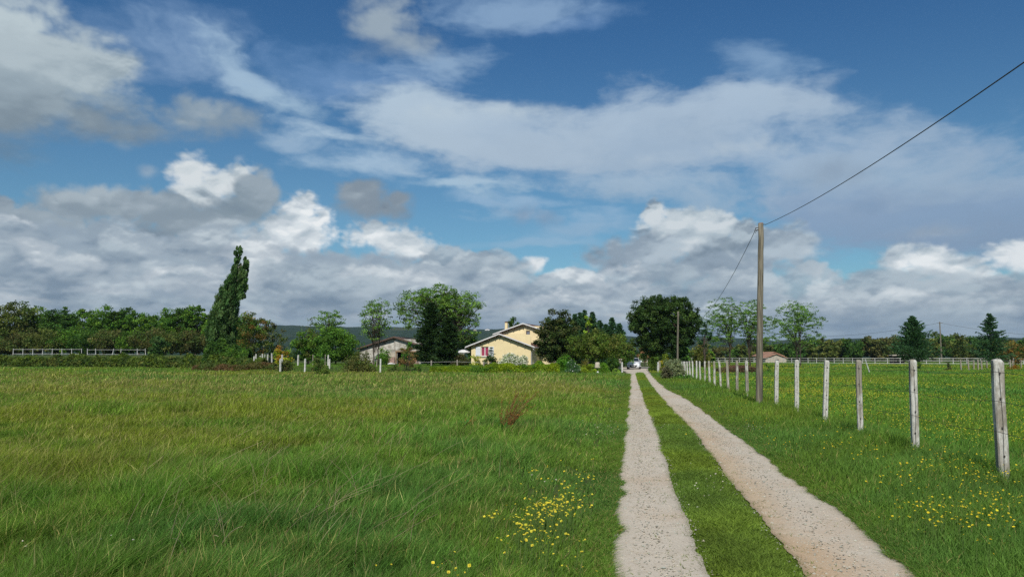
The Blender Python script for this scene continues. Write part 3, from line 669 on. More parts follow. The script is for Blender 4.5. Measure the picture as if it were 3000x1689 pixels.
right_side(120000, 6, 26, 1.1, 123, 'paddock_grass', 'paddock grass just behind the nearest fence posts', 'paddock', .20)
right_side(210000, 26, 230, 1.7, 124, 'paddock_grass', 'yellow-flecked paddock grass reaching back to the rail fence', 'paddock', .18)
# garden lawn behind the hedge
rng = np.random.default_rng(131); x, y = scatter(90000, 75.5, 125, rng, -.62, .13); m_ = ~in_track(x, y, .1) & (x < np.interp(y, [75, 84, 125], [11.3, 12, 16])); x, y = x[m_], y[m_]
c, n, n2, n3 = tone(x, y, rng); mb = MB(); blades(mb, x, y, (.05 + .12 * n2), .06 * rng.uniform(.6, 1.4, len(x)), rng, c * rng.normal(1, .2, (len(x), 1)).clip(.5, 1.5), spread=.5)
tag(mb.build('garden_lawn', M['grass']), 'green lawn behind the low hedge and round the house', 'lawn', kind='stuff')
# ------------------------------------------------------------------ flowers
def flowers(x, y, z, s, rng, colr, name, label, tilt=.5, stems=True):
    N = len(x); s = s * rng.choice([1.0, .9, .6, .4], N, p=[.4, .25, .2, .15]); n = np.stack([rng.normal(0, tilt, N), rng.normal(-.25, tilt, N), np.ones(N)], -1); n /= np.linalg.norm(n, axis=1)[:, None]
    u = np.cross(n, np.array([1., .2, 0])); u /= np.linalg.norm(u, axis=1)[:, None]; v = np.cross(n, u)
    a = np.arange(8) * 2 * PI / 8; ring = (np.cos(a)[None, :, None] * u[:, None] + np.sin(a)[None, :, None] * v[:, None]) * (s * .5)[:, None, None] * np.where(np.arange(8) % 2, 1.0, .8)[None, :, None]
    P = np.stack([x, y, z], -1); V = np.concatenate([P[:, None] - n[:, None] * (s * .22)[:, None, None], P[:, None] + ring], 1)
    o = (np.arange(N) * 9)[:, None, None]; tri = np.array([(0, 1 + i, 1 + (i + 1) % 8) for i in range(8)])
    c = jcol(colr, N, rng, .12, .05); cc = np.repeat(c, 9, 0).reshape(N, 9, 3).copy(); cc[:, 0] *= (.85, .55, .3)
    mb = MB(); mb.add(V.reshape(-1, 3), (tri[None] + o).reshape(-1, 3), col=cc.reshape(-1, 3))
    o_ = tag(mb.build(name, M['petal']), label, 'flowers', kind='stuff')
    if stems:
        mb = MB(); g = H(x, y); h = z - g; b = np.stack([x - .1 * h, y, g], -1); sw = np.maximum(.0018, s * .06)[:, None] * np.array([1, 0, 0])
        V = np.stack([b - sw, b + sw, P + sw * .7, P - sw * .7], 1).reshape(-1, 3)
        mb.add(V, np.arange(N * 4).reshape(N, 4), col=np.tile((.07, .12, .03), (N * 4, 1))); mb.build('flower_stems', M['stem'], o_)
rng = np.random.default_rng(141)
def px_flowers(spec, zr, sz, name, label, colr):
    X = []; 
    for (cx_, cy_, rx, ry, n) in spec:
        for _ in range(n):
            px, py = cx_ + rng.normal(0, rx * .5), cy_ + rng.normal(0, ry * .5); z = rng.uniform(*zr)
            if py < 1060: continue
            g = gnd(px, py, z); 
            if in_track(np.array([g[0]]), np.array([g[1]]), .03)[0]: continue
            X.append((g[0], g[1], z + Hs(g[0], g[1])))
    X = np.array(X); flowers(X[:, 0], X[:, 1], X[:, 2], sz * rng.uniform(.65, 1.2, len(X)) * (1 + X[:, 1] * .012), rng, colr, name, label)
px_flowers([(1610, 1482, 90, 30, 140), (1675, 1470, 60, 45, 60), (1545, 1535, 70, 40, 70), (1620, 1565, 90, 50, 40), (1690, 1405, 70, 40, 30), (1590, 1445, 90, 40, 24), (1450, 1508, 50, 16, 18), (1500, 1590, 90, 30, 10), (1300, 1660, 60, 30, 6)], (.19, .29), .0245, 'yellow_flowers', 'dense patch of yellow hawkbit beside the left track', (.72, .68, .07))
px_flowers([(1120, 1660, 60, 25, 2), (1640, 1350, 120, 40, 16), (1620, 1640, 120, 30, 8), (1560, 1380, 40, 14, 10), (1700, 1350, 60, 30, 10), (1760, 1200, 60, 30, 14), (1810, 1150, 20, 10, 14), (480, 1340, 20, 12, 6), (1370, 1345, 60, 10, 5), (1500, 1660, 220, 30, 6)], (.15, .25), .02, 'yellow_flowers', 'scattered yellow flowers in the grass of the left field', (.70, .64, .06))
px_flowers([(2780, 1345, 140, 40, 130), (2730, 1490, 150, 60, 120), (2900, 1480, 130, 100, 150), (2640, 1390, 80, 40, 46), (2880, 1380, 110, 60, 90), (2520, 1320, 120, 40, 30), (2440, 1300, 50, 18, 24), (2560, 1510, 30, 20, 8), (2480, 1260, 260, 50, 60)], (.16, .30), .021, 'buttercups', 'yellow buttercups in the verge round the two nearest fence posts', (.70, .62, .04))
px_flowers([(2230, 1225, 160, 30, 60), (2330, 1280, 160, 40, 50), (2150, 1180, 60, 20, 30), (2050, 1250, 60, 40, 14)], (.1, .2), .02, 'buttercups', 'small yellow flowers in the verge below the wooden pole', (.6, .5, .03))
N = 44000; y = 13 * (150 / 13) ** rng.uniform(0, 1, N); x = rng.uniform(.12, .86, N) * y; k = (x > fx(y) + .4) & (fbm(x, y * .6, 9, 151, 3) + rng.normal(0, .06, N) > .47) & (y < 150); x, y = x[k], y[k]
flowers(x, y, H(x, y) + rng.uniform(.15, .27, len(x)), .013 + .0007 * y, rng, (.50, .52, .05), 'buttercups', 'haze of yellow buttercups spread over the paddock', stems=False)
px_flowers([(1760, 1240, 60, 14, 40), (1780, 1265, 70, 14, 30), (1960, 1250, 60, 12, 18), (2220, 1250, 50, 12, 28), (2080, 1400, 60, 60, 16), (2040, 1440, 40, 60, 10), (1600, 1400, 60, 10, 5)], (.04, .16), .02, 'white_clover', 'small white clover heads dotted along the tracks', (.62, .62, .56))
px_flowers([(330, 1575, 30, 14, 3), (70, 1600, 20, 20, 4), (400, 1590, 30, 10, 2)], (.12, .2), .018, 'daisies', 'a few white daisies in the near left grass', (.8, .8, .8))
# dry stalks and a blown dock plant
mb = MB(); rng = np.random.default_rng(161)
for (x0, y0, x1, y1) in ((742, 1400, 815, 1325), (755, 1455, 790, 1345), (795, 1430, 838, 1365), (488, 1610, 540, 1455), (480, 1600, 520, 1530), (612, 1580, 665, 1500), (625, 1620, 710, 1540), (870, 1550, 945, 1475), (875, 1545, 862, 1475), (740, 1380, 722, 1340), (930, 1440, 975, 1350), (1462, 1400, 1470, 1310), (600, 1600, 640, 1570), (560, 1640, 505, 1575), (660, 1680, 620, 1580), (480, 1680, 560, 1500), (900, 1610, 990, 1500), (700, 1560, 610, 1520)):
    g = gnd(x0, y0, .06); d = ray(x1, y1); Yt = g[1] - .25; tt = Yt / d[1]; e = (d[0] * tt, Yt, max(.15, EYE + d[2] * tt))
    if e[2] > 1.3: continue
    k = np.linspace(0, 1, 6)[:, None]; P_ = np.array((g[0], g[1], Hs(g[0], g[1]))) * (1 - k) + np.array(e) * k + np.array((0, 0, .06)) * np.sin(k * PI)
    mb.tube(P_, np.linspace(.0032, .0014, 6), 4, col=np.array((.46, .40, .25)) * rng.uniform(.7, 1.1))
for _ in range(110):
    px, py = (rng.normal(900, 110), rng.normal(1480, 70)) if rng.uniform() < .5 else (rng.uniform(350, 1250), rng.uniform(1180, 1680)); g = gnd(px, max(py, 1130), 0); L = rng.uniform(.3, .62)
    a = rng.normal(.5, .5); b = rng.normal(0, .4); k = np.linspace(0, 1, 5)[:, None]
    P_ = np.array((g[0], g[1], 0)) + np.c_[a * L * k ** 1.4, b * L * k ** 1.4, L * k * (1 - .15 * k)]; P_[:, 2] += Hs(g[0], g[1])
    mb.tube(P_, np.linspace(.0020, .001, 5) * (1 + g[1] * .03), 4, col=np.array((.36, .31, .18)) * rng.uniform(.6, 1.2))
tag(mb.build('dry_stalks', M['stem']), 'bleached dry grass stalks leaning in the near left field', 'dry grass', kind='stuff')
def dock(px, py, hpx, n, label, colr, seed, lean=.45):
    rng = np.random.default_rng(seed); g = gnd(px, py); H0 = hpx / F * g[1]
    root = thing('dock_plant', label, 'wild plant', (g[0], g[1], Hs(*g[:2]))); st = MB(); sd = MB()
    for i in range(n):
        L = H0 * rng.uniform(.55, 1.15); a = lean + rng.normal(0, .22); b = rng.normal(0, .22); k = np.linspace(0, 1, 6)[:, None]
        P_ = np.c_[a * L * k ** 1.5 + rng.normal(0, .04), b * L * k, L * k * (1 - .1 * k)]; st.tube(P_, np.linspace(.006, .002, 6), 4, col=(.16, .10, .05))
        m_ = 75; kk = rng.uniform(.35, 1, m_)[:, None]; Q_ = np.c_[a * L * kk ** 1.5, b * L * kk, L * kk * (1 - .1 * kk)] + rng.normal(0, .012, (m_, 3)) + P_[0] * np.array([1, 1, 0])
        leaves(sd, Q_, .014, rng, jcol(colr, m_, rng, .25, .1), 1.6, .2, np.tile((a, b, 1.), (m_, 1)))
    st.build('stem', M['stem'], root); sd.build('seed_heads', M['leaf'], root)
    lf = MB(); m_ = 60; a = rng.uniform(0, 2 * PI, m_); r = rng.uniform(.02, .2, m_); leaves(lf, np.c_[np.cos(a) * r, np.sin(a) * r, rng.uniform(.05, .3, m_)], .07, rng, jcol((.05, .10, .025), m_, rng), 3, 1); lf.build('leaves', M['leaf'], root)
dock(1476, 1288, 140, 26, 'clump of rust-red dock stalks blown to the right in the field', (.14, .065, .03), 3)
dock(1365, 1278, 55, 10, 'smaller tan dock clump left of the rust-red one', (.17, .12, .04), 4, .3)
# ================================================================== far land
m, t = newmat('wooded_hills')
pos = t.n('ShaderNodeNewGeometry').outputs['Position']
n1 = t.noise(t.v('MULTIPLY', pos, (1, .45, 2)), .0045, 6, .62); n2 = t.noise(t.v('MULTIPLY', pos, (1, .4, 2.5)), .035, 5, .7)
c = t.mix(t.mr(n2, .38, .62), (.012, .030, .018), (.026, .048, .026)); c = t.mix(t.mr(n1, .57, .66, 0, .7), c, (.06, .07, .035))
finish(t, prin(t, c, .95, bump(t, n2, 1, 8), spec=0)); 
px_ = np.linspace(-2200, 5200, 420); crest = np.interp(px_, [-2200, -500, 0, 600, 820, 1000, 1100, 1400, 1480, 1560, 1700, 2050, 2150, 2260, 2400, 3000, 5200], [975, 968, 962, 955, 953, 956, 957, 964, 963, 974, 985, 984, 990, 997, 992, 988, 980])
V = []; YY = 2900.0
for j, fr in enumerate(np.linspace(0, 1, 16)):
    Yj = 1100 + (YY - 1100) * fr
    zc = (1045 - crest) / F * YY + EYE
    x = (px_ - CX) / F * Yj; prof = fr ** 1.3
    z = zc * prof * (1 + .22 * (fbm(x, x * 0 + Yj, 420, 7, 3) - .5) * math.sin(fr * PI)) + (fbm(x, x * 0 + Yj, 26, 9, 3) - .5) * 9 * min(1, fr * 3) - 2 * (1 - fr)
    V.append(np.stack([x, x * 0 + Yj, z], -1))
V.append(V[-1] * np.array([1, 1, 0]) + np.array([0, 1500, -5]))
V = np.stack(V); nr, nc = V.shape[:2]; i = np.arange(nr - 1)[:, None] * nc + np.arange(nc - 1)[None]
mb = MB(); mb.add(V.reshape(-1, 3), np.stack([i, i + 1, i + nc + 1, i + nc], -1).reshape(-1, 4)); tag(mb.build('hills', m, smooth=True), 'low wooded hills on the horizon', 'hills', kind='structure')
M['cream'] = plain('cream_render', (.74, .62, .37), .9, .04, 1.2, .03)
M['white'] = plain('white_paint', (.62, .62, .62), .6, .06, 3)
M['pale'] = plain('pale_wall', (.46, .41, .33), .9, .12, 2)
M['terracotta'] = plain('clay_tiles', (.22, .105, .07), .85, .3, 2.2, .3, col2=(.12, .07, .055))
M['tan_tiles'] = plain('tan_roof_tiles', (.36, .20, .13), .85, .2, 1)  # the tiles' own red-tan, slightly mottled
def house_far(px, py, Y, w, h, d, wall, label, rz=0.0, roof='tan_tiles', base=None, slope=.35, name='farmhouse'):
    x, _, z = at(px, py, Y)
    root = thing(name, label, 'house', (x, Y, (z - h * .6) if base is None else base), rz)
    mb = MB(); W = w / 2; D = d / 2; a = W * slope
    mb.add([(-W, -D, 0), (W, -D, 0), (W, D, 0), (-W, D, 0), (-W, -D, h), (W, -D, h), (W, D, h), (-W, D, h), (0, -D, h + a), (0, D, h + a)], [(0, 1, 5, 4), (1, 2, 6, 5), (2, 3, 7, 6), (3, 0, 4, 7)], [(4, 5, 8)], [(6, 7, 9)]); mb.build('wall', M[wall], root)
    mb = MB(); o = .4; t_ = .18; z0 = h - o * slope
    for s in (-1, 1):
        mb.hexa([(0, -D - o, h + a), (s * (W + o), -D - o, z0), (s * (W + o), D + o, z0), (0, D + o, h + a)], [(0, -D - o, h + a + t_), (s * (W + o), -D - o, z0 + t_), (s * (W + o), D + o, z0 + t_), (0, D + o, h + a + t_)])
    mb.build('roof', M[roof], root)
    mb = MB(); mb.box((W * .1, -D - .03, h * .5), (w * .16, .06, h * .4)); mb.build('window', M['darkglass'], root)
    return root
M['darkglass'] = plain('dark_glass', (.03, .035, .04), .15, 0, 1, spec=.6)
for (px, py, w, h, lab) in ((1392, 967, 11, 3.5, 'tiny pale farmhouse on the hilltop left of the chimney, left one of two'), (1428, 966, 17, 3, 'long white farm building on the hilltop left of the chimney, right one of two'), (866, 975, 15, 4.5, 'tiny cream farmhouse halfway up the hill between the bushes')):
    house_far(px, py, 2750 if py < 970 else 2500, w, h, 14, 'pale' if w != 17 else 'white', lab)
# ================================================================== vegetation palette
OAK = [(.050, .095, .020), (.040, .080, .018), (.070, .115, .022)]
DOAK = [(.034, .068, .020), (.026, .052, .016), (.046, .080, .022)]
OLV = [(.062, .072, .026), (.078, .080, .032), (.045, .062, .022)]
BRN = [(.075, .064, .034), (.060, .060, .028), (.045, .062, .024)]
LOC = [(.075, .125, .035), (.095, .145, .045), (.055, .10, .03)]
PINE = [(.020, .038, .014), (.026, .047, .017), (.032, .052, .017)]
CED = [(.012, .026, .014), (.018, .034, .016), (.022, .038, .015)]
BLC = [(.030, .062, .040), (.040, .078, .050), (.022, .048, .032)]
POP = [(.036, .066, .030), (.058, .088, .044), (.022, .046, .018)]
# ------------------------------------------------------------------ wood on the left
WG = 'trees of the wood behind the white rail fence on the left'
spec = [  # px, top, width, Y, palette, label
 (-60, 868, 190, 165, OLV, 'tall olive tree cut by the left edge of the photo'), (45, 882, 120, 168, OLV, 'dull olive tree at the far left end of the wood'),
 (115, 893, 100, 174, OAK, 'round green tree third from the left end of the wood'), (175, 897, 90, 172, DOAK, 'dark green tree above the left end of the white rail fence'),
 (245, 906, 90, 176, OAK, 'low bright green crown in the dip of the wood'), (310, 893, 95, 172, OAK, 'broad green crown peaking above the middle of the left wood'),
 (362, 900, 80, 175, DOAK, 'dark green crown just right of the peak of the wood'), (412, 909, 80, 173, OAK, 'spiky green crown above the right part of the rail fence'),
 (488, 903, 90, 170, OAK, 'bright green crown left of the slanting poplar'), (535, 900, 90, 172, DOAK, 'dense green crown next left of the slanting poplar'),
 (578, 893, 80, 171, OAK, 'bright green crown touching the poplar on its left'), (648, 915, 100, 168, OAK, 'green crown just behind the poplar'),
 (-170, 880, 190, 172, DOAK, 'dark tree beyond the left edge of the photo')]
for k, (px, top, wd, Y, pal, lab) in enumerate(spec):
    tree('broadleaf_tree', lab, px, top, wd * 1.15, Y, pal, bottom=.10, nc=120, nl=58, leaf=.27, cr=.125, group=WG, seed=200 + k, limbs=12, rin=.3)
spec = [(20, 985, 130, 158, BRN, 'brown bare-twigged bush at the left end under the wood'), (85, 965, 100, 157, BRN, 'rusty brown thicket above the left end of the white fence'), (145, 960, 110, 155, OLV, 'olive bush above the left end of the rail fence'),
 (210, 950, 110, 156, OAK, 'fresh green bush in front of the wood, left half'), (272, 956, 100, 155, DOAK, 'dark green bush at the middle of the white fence'), (325, 962, 100, 154, BRN, 'brownish spreading bush in the middle of the wood front'),
 (390, 965, 110, 155, OAK, 'green bush above the right part of the white fence'), (445, 958, 110, 153, BRN, 'brown thin-leaved bush above the right end of the fence'), (505, 968, 110, 153, OLV, 'olive bush with pale dead stems left of the poplar'),
 (560, 962, 100, 154, BRN, 'reddish brown bush beside the poplar foot'), (-60, 975, 150, 156, DOAK, 'dark bush at the left edge of the photo')]
for k, (px, top, wd, Y, pal, lab) in enumerate(spec):
    tree('large_bush', lab, px, top, wd * 1.2, Y, pal, bottom=.0, nc=90, nl=60, leaf=.22, cr=.14, cat='bush', group='bushes along the front of the left wood', seed=240 + k, limbs=10, rin=.3, trunks=2, trunk_r=.08)
tree('small_tree', 'grey-green windswept sapling by the right end of the white fence', 462, 985, 62, 128, POP, bottom=.05, nc=30, nl=60, leaf=.2, cr=.17, seed=260, lean=.1)
tree('small_tree', 'olive tree with orange tints right of the poplar', 745, 912, 125, 122, OLV + [(.12, .07, .03), (.05, .085, .02)], bottom=.05, nc=130, nl=55, leaf=.18, cr=.12, seed=261)
tree('small_tree', 'thin reddish tree thinning out toward the gap in the hills', 800, 945, 80, 126, BRN, bottom=.05, nc=36, nl=40, leaf=.17, cr=.16, seed=262, limbs=26)
tree('small_tree', 'dark green tree between the poplar and the orange-tinted tree', 690, 925, 80, 130, DOAK, bottom=.05, nc=90, nl=60, leaf=.2, cr=.14, seed=263)
# ------------------------------------------------------------------ the slanting poplar
def poplar():
    rng = np.random.default_rng(300); Y = 104.0; x0, _, g0 = at(652, 1068, Y); g = Hs(x0, Y)
    root = thing('poplar', 'tall dark poplar bent to the right with a forked tip', 'poplar tree', (x0, Y, g))
    def P_(px, py): a = at(px, py, Y); return np.array((a[0] - x0, 0, a[2] - g))
    body = [(656, 1062, 38), (652, 1000, 40), (655, 960, 38), (661, 920, 41), (669, 880, 37), (677, 845, 31), (684, 812, 21), (691, 785, 12), (695, 756, 12), (700, 728, 10)]
    right = [(702, 865, 18), (709, 835, 15), (714, 808, 13), (718, 782, 9), (722, 756, 6)]
    left = [(618, 1000, 16), (620, 960, 17), (628, 925, 17)]
    Cn = []; Rc = []
    for line, n in ((body, 520), (right, 100), (left, 60)):
        L = np.array(line, float)
        for _ in range(n):
            sw = np.abs(np.diff(L[:, 1])) * (L[1:, 2] + L[:-1, 2]) ** 1.4; i = rng.choice(len(sw), p=sw / sw.sum()); f = rng.uniform(); q = L[i] * (1 - f) + L[min(i + 1, len(L) - 1)] * f
            r = q[2] / F * Y; a = rng.uniform(0, 2 * PI); rr = r * rng.uniform(.2, .92)
            c = P_(q[0], q[1]) + np.array((math.cos(a) * rr, math.sin(a) * rr, rng.normal(0, .25))); Cn.append(c); Rc.append(rng.uniform(.3, .58) * min(1, .4 + r * .35))
    Cn = np.array(Cn); Rc = np.array(Rc); cm = MB()
    clumped(cm, Cn, Rc * .82, 100, .13, rng, POP, 1.9, .3, 2.4, dirv=np.tile((.30, 0, 1.), (len(Cn) * 100, 1)), vari=.3); cm.build('crown', M['leaf'], root)
    tm = MB(); tm.tube([P_(x, y) for (x, y) in ((655, 1075), (655, 1000), (662, 930), (676, 860), (688, 800), (698, 740))], [.30, .27, .22, .15, .09, .03], 8); tm.tube([P_(676, 880), P_(700, 840), P_(716, 765)], [.12, .08, .02], 6)
    tm.tube([P_(616, 1065), P_(617, 1000), P_(622, 930)], [.12, .08, .03], 6)
    tm.tube([P_(635, 1060), P_(632, 1000), P_(634, 950)], [.10, .08, .03], 6)
    for q in rng.permutation(len(Cn))[:50]: limb(tm, Cn[q] * np.array([.5, .2, 1]) + np.array([0, 0, -1.2]), Cn[q], .05, .015, rng)
    tm.build('trunk', M['palebark'], root)
poplar()
# ------------------------------------------------------------------ bramble bank along the far side of the meadow
def bank(name, label, cat, pts, cols, N, leaf, seed, kind=None, wid=2.4, up=.5, vary=.35, core=(.02, .03, .012), hn=2.0):
    """pts: (px, base_py, height); foliage heaped along a line on the ground"""
    rng = np.random.default_rng(seed); G = np.array([gnd(p[0], p[1])[:2] + (p[2],) for p in pts]); s = np.r_[0, np.cumsum(np.hypot(*np.diff(G[:, :2], axis=0).T))]
    u = rng.uniform(0, s[-1], N); X = np.interp(u, s, G[:, 0]); Y = np.interp(u, s, G[:, 1]); h = np.interp(u, s, G[:, 2])
    n = fbm(u, u * 0, hn, seed, 3); h = h * (1 - vary + 2 * vary * n)
    a = rng.uniform(0, PI, N); r = rng.uniform(.55, 1, N) ** .5; lump = .85 + .3 * vnoise(u / .6, a * 2, seed)
    dy = np.cos(a) * wid / 2 * r * lump; z = np.sin(a) ** .8 * h * r * lump
    P_ = np.stack([X, Y + wid / 2 + dy, H(X, Y) + z], -1)
    cols = np.array(cols); k = (fbm(u, z * 2, 1.6, seed + 3, 3) * 1.5 * len(cols) - .25 * len(cols)).astype(int).clip(0, len(cols) - 1)
    mb = MB(); leaves(mb, P_, leaf, rng, jcol(cols[k] * (.8 + .4 * vnoise(u / .5, z / .4, seed + 9))[:, None], N, rng, .22, .08), 1.7, up)
    o = mb.build(name, M['leaf'])
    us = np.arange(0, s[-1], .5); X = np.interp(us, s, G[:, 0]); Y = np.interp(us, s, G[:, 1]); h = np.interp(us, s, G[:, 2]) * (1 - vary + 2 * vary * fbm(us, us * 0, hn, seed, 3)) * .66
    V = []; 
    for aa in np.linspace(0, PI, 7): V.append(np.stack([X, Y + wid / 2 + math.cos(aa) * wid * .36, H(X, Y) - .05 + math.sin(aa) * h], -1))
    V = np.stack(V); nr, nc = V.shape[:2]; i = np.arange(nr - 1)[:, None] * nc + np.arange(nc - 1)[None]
    cm = MB(); cm.add(V.reshape(-1, 3), np.stack([i, i + 1, i + nc + 1, i + nc], -1).reshape(-1, 4), col=core); c = cm.build('dark_core', M['stem'], o)  # closed dark core added under the leaves to block the view through
    return tag(o, label, cat, kind=kind)
BRM = [(.050, .062, .018), (.062, .082, .020), (.040, .058, .020), (.075, .080, .028)]
bank('bramble_bank', 'long low bramble bank along the far left edge of the meadow', 'brambles', [(-900, 1075, 1.7), (-400, 1074, 1.7), (0, 1075, 1.9), (300, 1077, 1.85), (520, 1080, 1.75), (700, 1085, 1.3), (760, 1088, .9)], BRM, 60000, .19, 310, 'stuff', 3.2)
bank('bramble_bank', 'reddish low bramble tangle at the right end of the bank', 'brambles', [(560, 1087, .7), (700, 1089, .75), (800, 1090, .8)], [(.085, .05, .035), (.07, .06, .03), (.06, .075, .03)], 12000, .12, 311, 'stuff', 1.8)
bank('bramble_bank', 'dark shrubby growth heaped at the foot of the poplar', 'brambles', [(590, 1082, 3.0), (640, 1082, 3.6), (690, 1083, 3.0), (720, 1084, 2.2)], DOAK + OAK, 16000, .16, 312, 'stuff', 2.6)
bank('clipped_hedge', 'low yellow-green hedge along the far side of the meadow, before the house', 'hedge', [(1258, 1093, .72), (1400, 1094, .78), (1560, 1094, .85), (1640, 1095, .95)], [(.12, .150, .014), (.14, .165, .016), (.10, .135, .016), (.06, .11, .02)], 30000, .085, 313, None, 1.0, hn=1.1, vary=.42)
# ------------------------------------------------------------------ shrubs at the far edge of the meadow, left to right
shrub('golden_shrub', 'yellow and orange shrub among the white posts', 803, 856, 1014, 93, [(.22, .20, .02), (.16, .17, .02), (.24, .11, .03), (.10, .14, .02)], 401, leaf=.12, nc=40, nl=75)
shrub('small_bush', 'brown twiggy bush below the golden shrub', 808, 862, 1052, 80, BRN, 402, leaf=.08, nc=26, nl=60, stems=20)
shrub('small_bush', 'low round grass-green bush standing out in the meadow', 918, 966, 1077, 69, [(.06, .085, .02), (.08, .10, .03)], 403, leaf=.06, nc=24, nl=80)
shrub('small_bush', 'green bush around a white post at the meadow edge', 900, 962, 1046, 80, OLV + OAK, 404, leaf=.09, nc=30, nl=60)
shrub('large_bush', 'big olive bush left of the barn at the meadow edge', 1000, 1105, 1026, 78, OLV + [(.08, .07, .035)], 405, leaf=.09, nc=85, nl=80, stems=30, cat='bush')
shrub('small_bush', 'low olive bush between the big bush and the red-brown one', 1135, 1175, 1068, 77, OLV, 406, leaf=.07, nc=16, nl=60)
shrub('small_bush', 'low green bush at the left end of the hedge', 1208, 1240, 1066, 77, OLV + OAK, 407, leaf=.07, nc=14, nl=60)
tree('dense_tree', 'dense green tree left of the barn, behind the white posts', 985, 955, 160, 104, OAK, bottom=.02, nc=190, nl=60, leaf=.16, cr=.11, seed=410)
tree('dense_tree', 'loose green tree left of the airy locust crown', 905, 960, 110, 106, OLV + OAK, bottom=.02, nc=120, nl=50, leaf=.15, cr=.12, seed=411)
tree('locust_tree', 'airy round crown rising behind the dense green tree left of the barn', 965, 907, 96, 118, LOC, bottom=.55, nc=90, nl=26, leaf=.14, cr=.12, flat=.45, seed=412, limbs=40, cat='locust tree', trunk_r=.14)
tree('bare_tree', 'thin nearly bare tree left of the airy round crown', 908, 930, 60, 117, BRN + LOC, bottom=.35, nc=24, nl=10, leaf=.13, cr=.16, seed=413, limbs=24, trunk_r=.08)
tree('locust_tree', 'sparse two-stemmed locust tree in front of the barn', 1104, 873, 104, 96, LOC, bottom=.30, nc=130, nl=20, leaf=.13, cr=.13, flat=.5, seed=414, limbs=90, trunks=2, cat='locust tree', trunk_r=.10)
tree('locust_tree', 'big spreading locust tree with open crown behind the dark cypresses', 1288, 828, 260, 112, LOC + [(.085, .13, .03)], nc=520, nl=34, leaf=.15, cr=.062, flat=.42, seed=415, limbs=150, cat='locust tree', trunk_r=.32,
     ells=[(-70, .70, 62, .20), (-10, .80, 66, .17), (62, .72, 68, .20), (-2, .92, 22, .08), (85, .52, 45, .10), (-90, .50, 40, .08), (75, .36, 50, .09), (20, .62, 60, .12)], rin=.25, trunk_dx=36)
tree('small_tree', 'green tree low behind the big locust, left of the house', 1378, 985, 70, 118, OAK, bottom=.05, nc=30, nl=70, leaf=.2, cr=.17, seed=416)
conifer('cypress', 'tall dark cypress in front of the big locust', 1264, 884, 122, 94, CED, 420, tiers=34, per=11, leaf=.14, droop=.25, power=.62, nl=46, thick=1.1)
conifer('cypress', 'shorter dark cypress right of the tall one', 1313, 926, 104, 92, CED, 421, tiers=30, per=11, leaf=.14, droop=.25, power=.6, nl=46, thick=1.1)
shrub('climbing_shrub', 'fresh green shrub growing up the front of the barn', 1096, 1150, 1014, 106, [(.06, .12, .02), (.075, .13, .025)], 427, leaf=.11, nc=40, nl=60)
shrub('weeping_shrub', 'bright green weeping bush between barn and cypress', 1176, 1214, 1000, 86, [(.045, .11, .02), (.06, .12, .02)], 422, leaf=.10, nc=34, nl=70)
tree('red_leaved_tree', 'small red-brown tree at the meadow edge before the barn', 1192, 1016, 62, 79, [(.12, .06, .04), (.09, .07, .035), (.10, .085, .04)], bottom=.15, nc=40, nl=34, leaf=.09, cr=.14, seed=423, limbs=40, trunks=3, trunk_r=.035)
# garden round the house
GZ = .55
shrub('small_bush', 'dark purple-green shrub left of the house corner', 1326, 1382, 1032, 91, [(.04, .045, .02), (.06, .05, .03)], 430, leaf=.09, nc=36, nl=70)
shrub('yellow_shrub', 'yellow-green shrub below the curtained window', 1380, 1412, 1040, 97, [(.22, .22, .04), (.15, .17, .03)], 431, leaf=.10, nc=18, nl=40)
shrub('small_bush', 'olive bush under the right shutter', 1414, 1458, 1040, 97, OLV + DOAK, 432, leaf=.10, nc=26, nl=60)
conifer('fir_sapling', 'thin sapling with level tiers of branches before the right shutter', 1439, 1014, 40, 95.5, BLC, 433, tiers=8, per=5, leaf=.09, droop=.12, power=.5, nl=14, thick=.25, bottom=.35, trunk_r=.035)
shrub('flowering_bush', 'wide rounded bush covered in white blossom in front of the house', 1456, 1548, 1034, 93, [(.09, .13, .05), (.12, .15, .07)], 434, leaf=.08, nc=70, nl=70, flowers=(.78, .78, .70), nfl=5200, fsz=.10, depth=2.6)
tree('dark_leaved_tree', 'dark tree with bronze young leaves against the right side of the house', 1632, 905, 150, 92, [(.028, .040, .014), (.042, .052, .018), (.055, .054, .024), (.020, .032, .012)], bottom=.0, nc=420, nl=70, leaf=.14, cr=.085, seed=435, limbs=14, ells=[(10, .66, 50, .33), (22, .42, 62, .38), (-26, .44, 42, .34), (5, .22, 66, .24), (-40, .30, 24, .2)], rin=.2, mat='needle')
shrub('round_bush', 'bright green rounded bush right of the hedge', 1618, 1690, 1036, 80, [(.05, .115, .018), (.065, .13, .022)], 436, leaf=.09, nc=60, nl=80)
shrub('rose_bush', 'blue-green bush dotted with white flowers in front of the rounded bush', 1655, 1702, 1054, 74, [(.05, .09, .055), (.035, .07, .04)], 437, leaf=.07, nc=36, nl=60, flowers=(.8, .8, .78), nfl=60, fsz=.13)
shrub('small_bush', 'small bronze ball-shaped bush beside the mottled tree', 1696, 1730, 1049, 80, [(.10, .085, .03), (.08, .08, .03)], 438, leaf=.07, nc=26, nl=60)
shrub('yellow_shrub', 'yellow-green bush at the right end of the hedge', 1694, 1748, 1066, 75, [(.12, .15, .018), (.14, .17, .02)], 439, leaf=.07, nc=34, nl=80)
shrub('small_bush', 'fresh green bush right of the pale stone block', 1746, 1786, 1060, 77, [(.07, .13, .02), (.09, .15, .02)], 440, leaf=.07, nc=34, nl=80)
shrub('small_bush', 'dark green bush against the left gate pillar', 1780, 1820, 1046, 82, DOAK, 441, leaf=.09, nc=40, nl=80)
